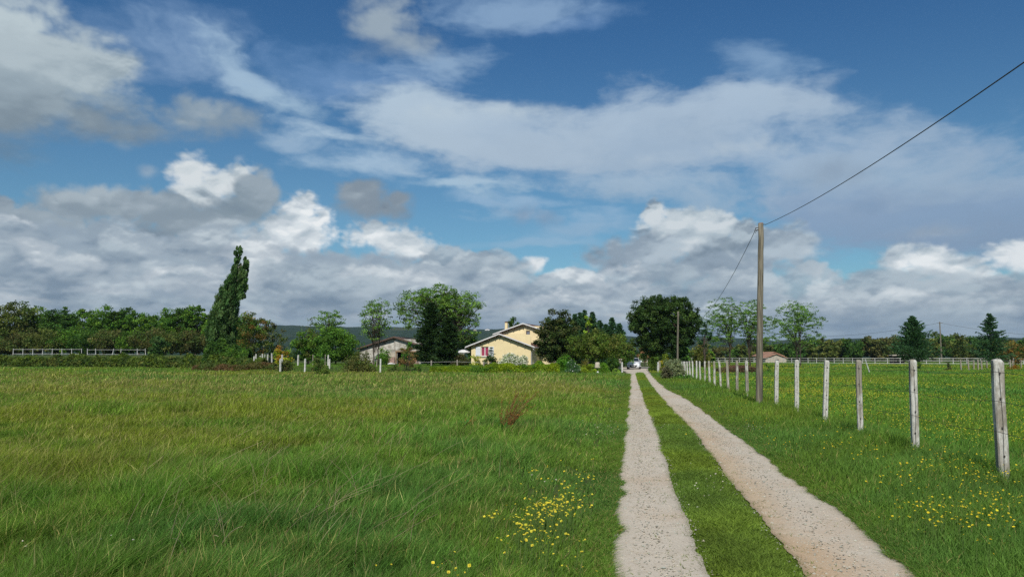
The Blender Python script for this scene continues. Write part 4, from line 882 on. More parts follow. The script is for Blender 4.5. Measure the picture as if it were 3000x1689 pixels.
shrub('low_plant', 'pale green low plant at the foot of the left gate post', 1790, 1818, 1077, 76, [(.12, .17, .04), (.15, .19, .05)], 442, leaf=.06, nc=14, nl=40)
tree('mottled_tree', 'wide olive tree with short pale trunk left of the gateway', 1748, 962, 185, 84, [(.060, .085, .020), (.075, .092, .026), (.048, .070, .02), (.085, .085, .03)], bottom=.22, nc=300, nl=50, leaf=.11, cr=.08, seed=443, limbs=40, trunk_dx=-14, trunk_r=.14)
tree('overhanging_tree', 'green tree arching over the driveway left of the parked car', 1818, 985, 90, 98, OAK + OLV, bottom=.10, nc=130, nl=60, leaf=.14, cr=.12, seed=444)
for k, (px, top, wd, lab) in enumerate(((1684, 918, 34, 'leftmost dark conifer tip above the mottled tree'), (1699, 912, 32, 'second dark conifer tip from the left above the mottled tree'), (1712, 906, 44, 'tallest blue-green conifer above the mottled tree'), (1735, 912, 42, 'fan-topped conifer above the mottled tree'), (1757, 936, 44, 'lower dark conifer right of the fan-topped one'), (1793, 928, 40, 'pointed conifer with tiered top left of the pine'), (1815, 946, 46, 'dark conifer tucked against the pine on its left'), (1775, 948, 50, 'blunt conifer between the pointed one and the fan-topped one'))):
    conifer('garden_conifer', lab, px, top, wd * 2.0, 112 + k * 1.5, BLC, 450 + k, tiers=44, per=6, leaf=.16, droop=.18 - .1 * (k % 3), power=.75, nl=26, thick=1.5, group='conifers behind the mottled tree')
tree('small_tree', 'yellow-green young tree among the conifers', 1722, 925, 26, 108, [(.15, .19, .03), (.12, .16, .03)], bottom=.5, nc=14, nl=50, leaf=.15, cr=.22, seed=460)  # yellow-green leaves, paler than the conifers round it
tree('young_poplar', 'windswept poplar top behind the chimney', 1494, 928, 46, 122, POP[:1] + DOAK, bottom=.2, nc=34, nl=70, leaf=.18, cr=.16, flat=1.2, seed=461, lean=.12)
# umbrella pine
rngp = np.random.default_rng(470)
tree('umbrella_pine', 'huge rounded dark pine over the driveway', 1942, 861, 230, 107, PINE + [(.045, .065, .02)], bottom=.12, nc=900, nl=72, leaf=.13, cr=.05, flat=.8, upb=.9, el=2.4, seed=471, mat='needle', limbs=26, trunk_r=.26, trunk_dx=30,
     ells=[(0, .62, 108, .36), (-40, .52, 62, .34), (42, .52, 66, .34), (8, .30, 86, .26), (-30, .72, 62, .26), (36, .72, 66, .26)], rin=.5, cat='pine tree')
tree('small_tree', 'ragged blue-green tree peeping out right of the pine', 2062, 935, 46, 112, BLC, bottom=.2, nc=26, nl=50, leaf=.16, cr=.17, seed=472)
shrub('small_bush', 'yellowish brown bush under the right side of the pine', 2020, 2092, 990, 120, [(.09, .09, .03), (.075, .085, .03), (.10, .08, .04)], 473, leaf=.16, nc=50, nl=60)
shrub('gateway_hedge', 'green bush just inside the right side of the gateway', 1896, 1932, 1043, 86, [(.055, .085, .02), (.07, .095, .025)], 474, leaf=.09, nc=34, nl=80, cat='hedge')
shrub('golden_shrub', 'golden upright shrub behind the right gate post', 1932, 1960, 1036, 84, [(.19, .15, .02), (.15, .13, .02), (.09, .11, .02)], 475, leaf=.08, nc=34, nl=70, cr=.24)
shrub('lavender_bush', 'silver-grey bush at the near end of the gateway verge', 1940, 2004, 1050, 58, [(.125, .130, .105), (.095, .100, .085), (.15, .155, .13)], 476, leaf=.05, nc=70, nl=110, upb=.1, el=3.2, stems=40)
shrub('lavender_bush', 'lower dull purple-grey bush left of the silver-grey one', 1936, 1972, 1074, 55.5, [(.085, .075, .065), (.07, .07, .055)], 477, leaf=.05, nc=30, nl=90, upb=.1, el=3.2, stems=20)
shrub('low_plant', 'dark green weeds at the foot of the silver-grey bush', 1975, 2026, 1096, 55, [(.05, .10, .03), (.06, .12, .03)], 478, leaf=.06, nc=24, nl=80)
tree('blossom_tree', 'small pink-leaved tree seen through the gateway beyond the car', 1887, 1018, 44, 135, [(.20, .10, .085), (.16, .10, .07)], bottom=.3, nc=22, nl=40, leaf=.16, cr=.17, seed=479, trunk_r=.07)
# locusts in the paddock
tree('locust_tree', 'leftmost of the three airy locust trees in the paddock', 2116, 869, 104, 132, LOC, nc=400, nl=21, leaf=.13, cr=.08, flat=.4, seed=480, limbs=64, cat='locust tree', trunk_r=.12, ells=[(0, .80, 52, .18), (-12, .60, 62, .15), (20, .64, 56, .16), (0, .42, 56, .12)], rin=.2, trunk_dx=16)
tree('locust_tree', 'middle airy locust tree partly behind the tall wooden pole', 2205, 878, 116, 130, LOC, nc=400, nl=21, leaf=.13, cr=.08, flat=.4, seed=481, limbs=64, cat='locust tree', trunk_r=.12, ells=[(-8, .78, 54, .18), (22, .60, 56, .15), (-18, .56, 52, .14), (14, .40, 56, .11)], rin=.2, trunk_dx=-12)
tree('locust_tree', 'rightmost airy locust tree forking low, right of the tall pole', 2334, 878, 134, 120, LOC, nc=400, nl=21, leaf=.13, cr=.08, flat=.4, seed=482, limbs=64, cat='locust tree', trunk_r=.10, trunks=2, ells=[(0, .80, 60, .18), (28, .64, 56, .16), (-26, .60, 56, .16), (34, .42, 50, .11), (-30, .44, 44, .11)], rin=.2)
conifer('paddock_conifer', 'broad dark fir with upswept branches in the paddock, left of the distant pole', 2674, 924, 170, 108, BLC, 483, tiers=44, per=8, leaf=.12, droop=.30, power=.8, nl=40, thick=.8, bottom=.12, curl=.15)
conifer('paddock_conifer', 'pointed fir with tiered branches in the paddock, near the right edge', 2898, 915, 150, 112, BLC, 484, tiers=36, per=6, leaf=.12, droop=.12, power=.8, nl=40, thick=.7, bottom=.10, curl=.1)
shrub('young_bush', 'small dark guarded sapling in the paddock', 2766, 2786, 1056, 92, [(.04, .05, .03), (.06, .06, .04)], 485, leaf=.06, nc=14, nl=40)
shrub('young_bush', 'dark little bush at the foot of the broad fir', 2680, 2700, 1062, 98, DOAK, 486, leaf=.08, nc=12, nl=50)
shrub('orange_shrub', 'orange-flowered shrub at the right end of the paddock', 2950, 2992, 1062, 96, [(.20, .09, .02), (.12, .09, .03), (.08, .07, .02)], 487, leaf=.07, nc=22, nl=60)
shrub('sapling', 'staked green sapling beside the brush pile', 2236, 2262, 1064, 80, [(.05, .12, .03), (.07, .13, .04)], 488, leaf=.07, nc=12, nl=40)
tree('autumn_tree', 'rusty orange-brown tree near the right edge', 2962, 998, 80, 150, [(.13, .07, .025), (.10, .07, .03), (.07, .065, .025)], bottom=.05, nc=40, nl=60, leaf=.2, cr=.16, seed=489)
tree('dark_tree', 'dark tree cut by the right edge of the photo', 3020, 985, 80, 152, DOAK, bottom=.05, nc=40, nl=60, leaf=.22, cr=.16, seed=490)
# distant wood behind the rail fence on the right: one mass of crowns
def woodland(name, label, prof, Y0, n, pals, seed, leaf=.5, nl=46):
    rng = np.random.default_rng(seed); mb = MB(); P = np.array(prof, float)
    for k in range(n):
        px = P[0, 0] + (P[-1, 0] - P[0, 0]) * (k + rng.uniform(-.4, .4)) / n; top = np.interp(px, P[:, 0], P[:, 1]) + rng.uniform(-2, 12); Y = Y0 + rng.uniform(-18, 25)
        x, _, z = at(px, top, Y); g = Hs(x, Y); h = z - g; w_ = h * rng.uniform(.5, .8)
        d = sph(20, rng); C0 = np.array((x, Y, g + h * .5)) + d * np.array((w_ * .5, w_ * .5, h * .46)) * (.5 + .5 * rng.uniform(size=(20, 1)))
        pal = pals[int((fbm(np.array([px]), np.array([0.]), 130, seed, 2)[0] * 1.6 - .3) * len(pals)) % len(pals)]
        clumped(mb, C0, np.full(20, w_ * .24) * rng.uniform(.7, 1.2, 20), nl, leaf, rng, pal, .7, .6)
    tag(mb.build(name, M['leaf']), label, 'woodland', kind='stuff')
woodland('woodland', 'dull green wood behind the white rail fence on the right', [(2030, 1010), (2200, 1003), (2330, 996), (2400, 992), (2480, 982), (2620, 978), (2700, 978), (2735, 970), (2772, 966), (2830, 974), (2870, 975), (2960, 988), (3060, 985), (3500, 980)], 262, 120, [OAK, OLV, DOAK, BRN, OLV], 500)
woodland('woodland', 'dark trees closing the view behind the garden and barn', [(780, 1030), (1000, 1025), (1300, 1022), (1500, 1020), (1700, 1000), (2000, 1010), (2100, 1022)], 185, 60, [DOAK, OAK, BLC], 501, leaf=.35)
woodland('woodland', 'dark understorey at the back of the left wood', [(-700, 935), (0, 945), (300, 940), (600, 940), (720, 960)], 186, 60, [DOAK, OLV], 502, leaf=.4)
# ================================================================== fences, poles, wires
m, t = newmat('weathered_white_post')
g_ = t.n('ShaderNodeTexCoord').outputs['Object']; oi = t.n('ShaderNodeObjectInfo').outputs['Random']
gv = t.v('ADD', t.v('MULTIPLY', g_, (7, 7, 2.2)), (0, 0, 0)); cmb = t.n('ShaderNodeCombineXYZ'); t.put(cmb.inputs[2], t.m('MULTIPLY', oi, 40.0)); gv = t.v('ADD', gv, cmb.outputs[0])
n1 = t.noise(gv, 1.0, 6, .65); n2 = t.noise(gv, 7, 5, .7)
wear = t.m('MULTIPLY_ADD', t.m('SUBTRACT', oi, .5), .22, n1)
c = t.mix(t.mr(wear, .42, .60), (.50, .50, .47), (.25, .23, .19)); c = t.mix(t.mr(n2, .45, .7, 0, .55), c, (.17, .16, .13))
finish(t, prin(t, c, .9, bump(t, n2, .6, .01), spec=.2)); M['post'] = m
M['paintpost'] = plain('white_post', (.58, .58, .55), .8, .2, 4)
M['fadedrail'] = plain('faded_rail', (.48, .49, .48), .8, .25, 4)
M['greypost'] = plain('grey_wood', (.30, .27, .22), .9, .2, 4, .3, stretch=(3, 3, .5))
M['pole'] = plain('pole_wood', (.20, .18, .135), .9, .25, 2.6, 1.0, stretch=(9, 9, .4), col2=(.10, .09, .068), lo=.42, hi=.58)
M['wire'] = plain('wire', (.06, .055, .05), .6, 0, 1, metal=.5)
def post_mb(h, w_, seed, top='round'):
    rng = np.random.default_rng(seed); mb = MB(); n = 4; b = w_ * .13
    lv = [(-.25, 1), (h * .3, 1), (h * .7, .985), (h - w_ * .42, .98), (h - w_ * .16, .86), (h - w_ * .03, .6), (h, .3)]
    q = w_ / 2; ring = [(-q + b, -q), (q - b, -q), (q, -q + b), (q, q - b), (q - b, q), (-q + b, q), (-q, q - b), (-q, -q + b)]
    V = [];
    for k, (z, s) in enumerate(lv):
        jx, jy = rng.normal(0, w_ * .025, 2)
        for (a, e) in ring: V.append((a * s + jx, e * s + jy, z + rng.normal(0, w_ * .01)))
    Q = [(l * 8 + i, l * 8 + (i + 1) % 8, l * 8 + 8 + (i + 1) % 8, l * 8 + 8 + i) for l in range(len(lv) - 1) for i in range(8)]
    mb.add(V, Q, [list(range((len(lv) - 1) * 8, len(lv) * 8))]); return mb
fr = thing('post_and_wire_fence', 'long line of weathered whitewashed square posts strung with wire beside the track', 'fence', (fx(9.6), 9.6, 0))
rngf = np.random.default_rng(600); PY = []
pw = [(2925.5, 2941, 1051), (2668, 2682, 1052), (2511, 2521, 1053), (2414, 2417, 1054), (2334, 2334, 1053), (2273, 2274, 1055), (2190, 2190, 1056), (2160, 2160, 1056), (2134, 2134, 1056), (2111.5, 2112, 1057), (2094, 2094, 1057), (2079, 2079, 1057), (2065, 2065, 1057), (2052, 2052, 1057), (2040.5, 2041, 1056), (2030, 2030, 1057), (2022, 2022, 1057), (2014.5, 2015, 1058), (2008, 2008, 1058), (2003.5, 2004, 1058), (1998, 1998, 1058), (1964, 1964, 1054), (1956, 1956, 1055)]
for k, (xt, xb, yt) in enumerate(pw):
    Y = 30.0
    for _ in range(6): Y = 4.65 / ((xb - CX) / F * (math.cos(PITCH) - EYE / Y * math.sin(PITCH)) - .152)
    Y = min(Y, 90) if k < 21 else (80 if k == 21 else 84)
    if k >= 21: x = XD(xb, Y)
    else: x = 4.65 + .152 * Y
    g = Hs(x, Y); zt = at(xt, yt, Y)[2]; h = zt - g; wd = .112 if k else .130
    mb = post_mb(h, wd * rngf.uniform(.92, 1.05), 600 + k); o = mb.build('post', M['post'], fr)
    o.location = (x - fx(9.6), Y - 9.6, g); o.rotation_euler = (rngf.normal(0, .02), rngf.normal(0, .022) if k else 0, -.15 + rngf.normal(0, .08)); PY.append((x, Y, g, h))
    if k < 8:
        nm = MB()
        for zz in (.10, .30, .53, .75): nm.box((rngf.normal(0, .004), -wd / 2 - .006, h * (1 - zz) - .02), (.018, .014, .022), bev=0)
        nm.tube([(-.012, -wd / 2 - .006, h * .08), (.006, -wd / 2 - .008, h * .5), (-.008, -wd / 2 - .006, h * .93)], .0022, 4)
        nm.build('staple', M['wire'], o)
for zf in (.90, .67, .43):
    P_ = []
    pts = [(fx(4), 4.0, 0, 1.5)] + [q for q in PY[:21]]
    for a, b in zip(pts[:-1], pts[1:]):
        for s in np.linspace(0, 1, 5)[:-1]:
            P_.append((a[0] * (1 - s) + b[0] * s - fx(9.6) - .08, a[1] * (1 - s) + b[1] * s - 9.6 - .02, (a[2] + a[3] * zf) * (1 - s) + (b[2] + b[3] * zf) * s - .05 * math.sin(PI * s)))
    mb = MB(); mb.tube(P_, .0028, 4); mb.build('wire', M['wire'], fr)
# a lone pole standing in line, its cable, and a second pole further on
def pole(name, label, px_b, Y, px_t, py_t, r0, r1, insul=True):
    xb = XD(px_b, Y, 0); xt, _, zt = at(px_t, py_t, Y); g = Hs(xb, Y)
    root = thing(name, label, 'utility pole', (xb, Y, g)); rng = np.random.default_rng(int(px_b)); n = 14
    k = np.linspace(0, 1, n)[:, None]; P_ = np.c_[(xt - xb) * k + rng.normal(0, .006, (n, 1)), rng.normal(0, .006, (n, 1)), -.3 + (zt - g + .3) * k]
    mb = MB(); mb.tube(P_, np.linspace(r0, r1, n), 14); mb.build('shaft', M['pole'], root, smooth=True)
    if insul:
        h = zt - g; d = xt - xb; mb = MB(); mb.tube([(d, 0, h + .001), (d, 0, h + .02)], r1 * .96, 12); mb.build('cap', plain('pole_cap', (.35, .16, .08), .8, .1), root)
        mb = MB(); mb.tube([(d - r1 * .8, 0, h - .13), (d - r1 - .10, -.03, h - .15), (d - r1 - .12, -.03, h - .24)], .014, 6); mb.tube([(d - r1 * .8, 0, h - .20), (d - r1 - .07, 0, h - .22)], .02, 6); mb.tube([(d - r1 - .06, -.02, h - .26), (d - r1 - .15, -.02, h - .22), (d - r1 - .10, -.02, h - .32)], .012, 5); mb.build('cable_clamp', M['wire'], root)
        mb = MB(); mb.tube([(d + r1 * .7, -.05, h - .03), (d + r1 + .05, -.12, h - .05)], .012, 6); mb.build('cable_hook', M['wire'], root)
    return (xt, Y, zt)
T1 = pole('wooden_pole', 'tall weathered wooden pole standing before the fence', 2223, 25.3, 2229, 655, .115, .085)
T2 = pole('wooden_pole', 'shorter distant wooden pole standing in front of the pine', 1984, 76, 1987, 912, .10, .08, False)
def cable(label, A, B, sag, r, name='overhead_cable'):
    A = np.array(A); B = np.array(B); k = np.linspace(0, 1, 50)[:, None]; P_ = A * (1 - k) + B * k; P_[:, 2] -= (4 * sag * k * (1 - k))[:, 0]
    o = bpy.data.objects.new('tmp', None); mb = MB(); mb.tube(P_ - A, r, 5); o = mb.build(name, M['wire']); o.location = A; tag(o, label, 'cable')
bk = (T1[0] - .152 * 45, T1[1] - 45, T1[2] - .2)
cable('black cable rising from the tall pole over the right edge of the photo', (T1[0] + .12, T1[1] - .1, T1[2] - .05), bk, 1.05, .0085)
cable('thin slack cable dropping left from the tall pole toward the distant one', (T1[0] - .19, T1[1], T1[2] - .22), (T2[0], T2[1], T2[2] - .1), 1.9, .009)
# white rail fences
def rail_fence(label, pts, hh, every, rails, mat_, name='rail_fence', cat='rail fence', pw_=.11, jit=.0, skip=(), rt=.045):
    """pts: world (x, y) corner points"""
    G = np.array(pts, float); s = np.r_[0, np.cumsum(np.hypot(*np.diff(G, axis=0).T))]; n = int(s[-1] / every) + 1
    o0 = (G[0, 0], G[0, 1], Hs(*G[0])); root = thing(name, label, cat, o0); rng = np.random.default_rng(int(s[-1] * 10))
    Q = []
    for k in range(n):
        u = k * every; x = np.interp(u, s, G[:, 0]); y = np.interp(u, s, G[:, 1]); g = Hs(x, y); Q.append((x, y, g))
        if k in skip: continue
        mb = MB(); mb.box((0, 0, hh * .52), (pw_, pw_, hh * 1.04)); o = mb.build('post', M[mat_], root); o.location = (x - o0[0], y - o0[1], g - o0[2]); o.rotation_euler = (rng.normal(0, jit), rng.normal(0, jit), 0)
    Q = np.array(Q) - np.array(o0)
    for z in rails:
        mb = MB()
        for a, b in zip(Q[:-1], Q[1:]):
            e = np.array((0, -pw_ * .5 - .025, hh * z)); d = np.array((0, .025, 0)); v = np.array((0, 0, rt))
            mb.hexa([a + e - d - v, b + e - d - v, b + e + d - v, a + e + d - v], [a + e - d + v, b + e - d + v, b + e + d + v, a + e + d + v])
        mb.build('rail', M[mat_], root)
    return root
def wx_(px, Y): return (XD(px, Y), Y)
rail_fence('white three-rail fence across the far side of the right paddock', [wx_(1990, 228), wx_(2200, 205), wx_(2520, 175), wx_(2760, 166), wx_(3010, 160)], 1.35, 2.55, (.98, .58, .16), 'paintpost')
rail_fence('white two-rail fence in front of the left wood, seen over the brambles', [wx_(38, 138), wx_(240, 138)], 1.1, 1.75, (.92, .2), 'fadedrail', jit=.04, pw_=.10, rt=.028)
rail_fence('gappy white fence right of the left rail fence, before the wood', [wx_(256, 137), wx_(432, 136)], 1.1, 1.55, (.85, .12), 'fadedrail', jit=.08, skip=(2, 5), pw_=.10, rt=.024)
# garden fence of round posts and one cord in front of the house
def posts(label, lst, hh, w_, mat_, name, cat='fence', wires=(), rz=0.0, round_=False):
    o0 = (lst[0][0], lst[0][1], Hs(lst[0][0], lst[0][1])); root = thing(name, label, cat, o0); Q = []; rng = np.random.default_rng(int(abs(lst[0][0] * 10)))
    for q in lst:
        x, y = q[0], q[1]; h = q[2] if len(q) > 2 else hh; g = Hs(x, y); mb = MB()
        if round_: mb.tube([(0, 0, -.1), (0, 0, h * .97), (0, 0, h)], [w_ / 2, w_ / 2, w_ * .36], 9)
        else: mb.box((0, 0, h / 2 - .05), (w_, w_, h + .1), bev=w_ * .12)
        o = mb.build('post', M[mat_], root); o.location = (x - o0[0], y - o0[1], g - o0[2]); o.rotation_euler = (rng.normal(0, .02), rng.normal(0, .02), rz); Q.append((x - o0[0], y - o0[1], g - o0[2], h))
    for z in wires:
        mb = MB(); mb.tube([(q[0], q[1] - w_ * .5, q[2] + q[3] * z) for q in Q], .012 if z > .6 else .006, 5); mb.build('wire', M['paintpost'], root)
    return root
def pl(px, Y, top): x = XD(px, Y); return (x, Y, at(px, top, Y)[2] - Hs(x, Y))
posts('short grey garden posts joined by a pale cord in front of the house', [pl(1187, 87, 1055), pl(1264, 87, 1055), pl(1340, 87, 1053), pl(1417, 87, 1058), pl(1495, 87, 1059), pl(1571, 87, 1059), pl(1648, 88, 1060)], 1, .17, 'greypost', 'cord_fence', wires=(.72,), round_=True)
for k, (px, Y, top, lab) in enumerate(((677, 108, 1040, 'white post at the right foot of the poplar'), (716, 104, 1037, 'faint white post under the orange-tinted tree'), (744, 88, 1043, 'white post leading the left cluster of old fence posts'), (750, 98, 1036, 'white post standing just behind the leading post of the cluster'), (763, 92, 1041, 'white post in the middle of the left post cluster'), (768.5, 96, 1036, 'white post right of the middle one in the cluster'), (775, 100, 1037, 'thin leaning white post in the left cluster'), (784, 104, 1037, 'short white post at the back of the left cluster'), (797, 98, 1034, 'white post at the left edge of the golden shrub'), (827, 90, 1038, 'white post half sunk in the golden shrub'), (822, 79, 1050, 'grey-white post below the golden shrub'), (873.5, 92, 1039, 'white post standing alone right of the golden shrub'), (894, 78.5, 1050, 'near white post at the meadow edge left of the green bush'), (917, 90, 1038, 'greyish post half hidden by the bare tree'), (953, 92, 1038, 'thin grey post left of the paired white posts'), (962, 90, 1039, 'taller of two white posts under the dense green tree'), (966, 82, 1051, 'shorter of two white posts under the dense green tree'), (1115, 77, 1050, 'white post right of the big olive bush'), (1104, 84, 1052, 'thin tan stake beside the white post near the barn'), (1822, 80.5, 1060, 'narrow white post in front of the left gate pillar'), (1927, 80.5, 1060, 'narrow white post on the right side of the gateway'))):
    x, y, h = pl(px, Y, top); root = thing('old_fence_post' if k < 19 else 'gate_post', lab, 'post', (x, y, Hs(x, y)), .1 * k, 'single white posts of old fences' if k < 19 else 'gate posts'); mb = post_mb(h, .15 if k not in (1, 6, 13, 14, 18) else .08, 700 + k); o = mb.build('shaft', M['paintpost' if k not in (13, 14, 18) else 'greypost'], root); o.rotation_euler = (0, rngf.normal(0, .03), 0)
posts('grey wooden fence posts running off to the right edge, behind the nearest post', [pl(2814, 92, 1053), pl(2836, 93, 1053), pl(2851, 96, 1054), pl(2864, 92, 1052), pl(2874, 93, 1055), pl(2890, 104, 1056), pl(2958, 98, 1053), pl(2964, 112, 1055), pl(2969, 118, 1048), pl(2990, 110, 1053)], 1, .14, 'greypost', 'paddock_fence', wires=(.9, .5))
# gate pillars
def pillar(label, px, Y, top, w_, mat_, cap=True):
    x, y, h = pl(px, Y, top); root = thing('gate_pillar', label, 'gate pillar', (x, y, Hs(x, y)), -.12); mb = MB(); mb.box((0, 0, h / 2 - .08), (w_, w_, h), bev=.02); mb.build('shaft', M[mat_], root)
    if cap: mb = MB(); mb.box((0, 0, h - .03), (w_ * 1.22, w_ * 1.22, .09), bev=.02); mb.build('cap', M[mat_], root)
pillar('pale stone gate pillar with a flat cap, left of the gateway', 1817, 88, 1051, .36, 'pale'); pillar('brown wooden gate pillar right of the gateway', 1932, 86, 1054, .22, 'greypost', False)
# white paddock gate beyond the car
x, y = wx_(1883, 150); root = thing('field_gate', 'white wooden gate frame seen beyond the car', 'gate', (x, y, Hs(x, y)))
for q, (cx_, cz, dx, dz) in enumerate(((0, 1.75, 1.9, .10), (-.85, .85, .12, 1.7), (0, 1.1, 1.6, .07), (0, .6, 1.6, .07), (.85, .85, .12, 1.7))): mb = MB(); mb.box((cx_, -.002 * q, cz), (dx, .07, dz)); mb.build('post' if dz > 1 else 'rail', M['pale'], root)
# far pole with two wires over the right wood
x, _, zt = at(2753, 942, 235); root = thing('utility_pole', 'thin distant pole with wires rising from the right wood', 'utility pole', (x, 235, 0)); mb = MB(); mb.tube([(0, 0, 0), (0, 0, zt)], [.2, .16], 8); mb.build('shaft', M['pole'], root); mb = MB(); mb.box((0, -.2, zt - .35), (1.4, .12, .12)); mb.build('crossarm', M['pole'], root)
cable('faint wire running left from the distant pole above the right wood', (x, 235, zt - .3), at(2380, 984, 330), 1.2, .035); cable('faint wire running right from the distant pole to the photo edge', (x, 235, zt - .3), at(3120, 985, 215), .8, .03)
# small things in the paddock
x, y = wx_(2547, 88)[0], 88.0; root = thing('broken_stake', 'white plank leaning out of the paddock grass', 'plank', (x, y, 0)); mb = MB(); a = np.array(at(2548, 1091, 78)); b = np.array(at(2535, 1052, 84)); a[2] = 0
mb.tube([a - (x, y, 0), b - (x, y, 0)], .045, 4); mb.build('plank', M['paintpost'], root)
x, y = wx_(2636, 172)[0], 172.0; root = thing('field_shelter', 'low open shelter with pale sloping roof behind the far rail fence', 'shed', (x, y, 0))
mb = MB(); mb.box((-.6, .8, .95), (2.6, .12, 1.9)); mb.box((-1.85, 0, .9), (.12, 1.5, 1.8)); mb.box((.65, 0, .9), (.12, 1.5, 1.8)); mb.build('wall', plain('shed_boards', (.05, .045, .035), .9, .2), root)
mb = MB(); mb.hexa([(-2.1, -1, 1.86), (1.9, -1, 2.0), (1.9, 1.1, 2.1), (-2.1, 1.1, 1.96)], [(-2.1, -1, 1.96), (1.9, -1, 2.1), (1.9, 1.1, 2.2), (-2.1, 1.1, 2.06)]); mb.build('roof', M['pale'], root)
rng = np.random.default_rng(640); ga = gnd(2118, 1092); gb = gnd(2214, 1091); mb = MB(); cxx, cyy = (ga[0] + gb[0]) / 2, (ga[1] + gb[1]) / 2
for _ in range(900):
    u = rng.uniform(-1, 1); hh = .75 * (1 - u * u) ** .5 * rng.uniform(.1, 1); p = np.array((u * 1.9, rng.normal(0, .5), hh)); d = rng.normal(size=3) * (.35, .3, .10); mb.tube([p - d, p, p + d], [.004, .014, .004], 4, col=np.array((.14, .075, .055)) * rng.uniform(.5, 1.5), cap=False)
o = tag(mb.build('brush_pile', M['stem']), 'pile of cut reddish branches in the paddock left of the tall pole', 'brush pile'); o.location = (cxx, cyy, Hs(cxx, cyy))
mb = MB(); leaves(mb, np.stack([rng.uniform(-2.4, 1.9, 5000), rng.normal(0, .5, 5000), rng.uniform(0, .55, 5000) ** 1.2], -1), .08, rng, jcol((.06, .055, .03), 5000, rng)); mb.build('dry_leaves', M['leaf'], o)
for (px, py, Y, w_, h, d, lab, rz) in ((2262, 1046, 232, 5.6, 1.9, 6, 'low tan-roofed house just right of the tall pole, left gable of two', .25), (2272, 1049, 226, 6.0, 1.3, 5, 'lower tan-roofed wing right of the house by the tall pole', .2)):
    house_far(px - 12, py, Y, w_ * 1.1, h, d, 'pale_pink' if False else 'pale', lab, rz, base=0.0)
house_far(2078, 1040, 240, 2.2, 1.7, 3, 'pale', 'tiny house with orange roof showing right of the pine', 0, base=0.6)
# ================================================================== the yellow house
HZ = GZ
def local_box(root, name, mat_, boxes, bev=0):
    mb = MB()
    for c, d in boxes: mb.box(c, d, bev=bev)
    return mb.build(name, M[mat_] if isinstance(mat_, str) else mat_, root)
M['red'] = plain('red_curtain', (.33, .045, .10), .9, .12, 6, .2, stretch=(6, 1, .3)); M['shutter'] = plain('white_shutter', (.62, .66, .72), .6, .05, 3); M['brown'] = plain('brown_frame', (.13, .075, .05), .7, .1); M['soffit'] = plain('soffit_wood', (.15, .11, .075), .8, .2, 3); M['glass'] = plain('grey_glass', (.16, .17, .21), .12, 0, 1, spec=.8); M['metal'] = plain('gutter_zinc', (.42, .43, .45), .5, .1, 3, metal=.3)
m, t = newmat('roof_tiles'); g_ = t.n('ShaderNodeTexCoord').outputs['Object']
wv = t.n('ShaderNodeTexWave', wave_type='BANDS', bands_direction='Y'); t.put(wv.inputs['Vector'], g_); wv.inputs['Scale'].default_value = 1.5; wv.inputs['Distortion'].default_value = .15
wv2 = t.n('ShaderNodeTexWave', wave_type='BANDS', bands_direction='X'); t.put(wv2.inputs['Vector'], g_); wv2.inputs['Scale'].default_value = .9
nz = t.noise(g_, 2.5, 5, .7); c = t.mix(t.mr(nz, .35, .65), (.155, .068, .048), (.085, .05, .042)); c = t.mix(t.mr(wv.outputs['Fac'], .0, .35, .35, 0), c, (.04, .025, .02))
finish(t, prin(t, c, .85, bump(t, t.m('ADD', wv.outputs['Fac'], t.m('MULTIPLY', wv2.outputs['Fac'], .5)), .8, .04), spec=.15)); M['tiles'] = m
hs = thing('yellow_house', 'pale yellow house with two gables, white-edged brown roofs and a chimney', 'house', (-1.5, 102.2, HZ), -.30)
def gable(root, x0, x1, xa, z_e0, slope, y0, th, holes, mat_='cream', name='wall'):
    """gable wall standing on z=-.3; roofline peaks at xa"""
    za = z_e0 + (xa - x0) * slope; top = lambda x: za - abs(x - xa) * slope
    xs_ = sorted(set([x0, x1, xa] + [h[0] for h in holes] + [h[1] for h in holes])); mb = MB()
    for a, b in zip(xs_[:-1], xs_[1:]):
        hl = [h for h in holes if h[0] <= a and h[1] >= b]
        segs = [(-.3, hl[0][2], None), (hl[0][3], None, 1)] if hl else [(-.3, None, 1)]
        for (zb, zt, tp) in segs:
            t0, t1 = (top(a), top(b)) if tp else (zt, zt)
            mb.hexa([(a, y0, zb), (b, y0, zb), (b, y0 + th, zb), (a, y0 + th, zb)], [(a, y0, t0), (b, y0, t0), (b, y0 + th, t1 if 0 else t1), (a, y0 + th, t0)])
    return mb.build(name, M[mat_], root), za
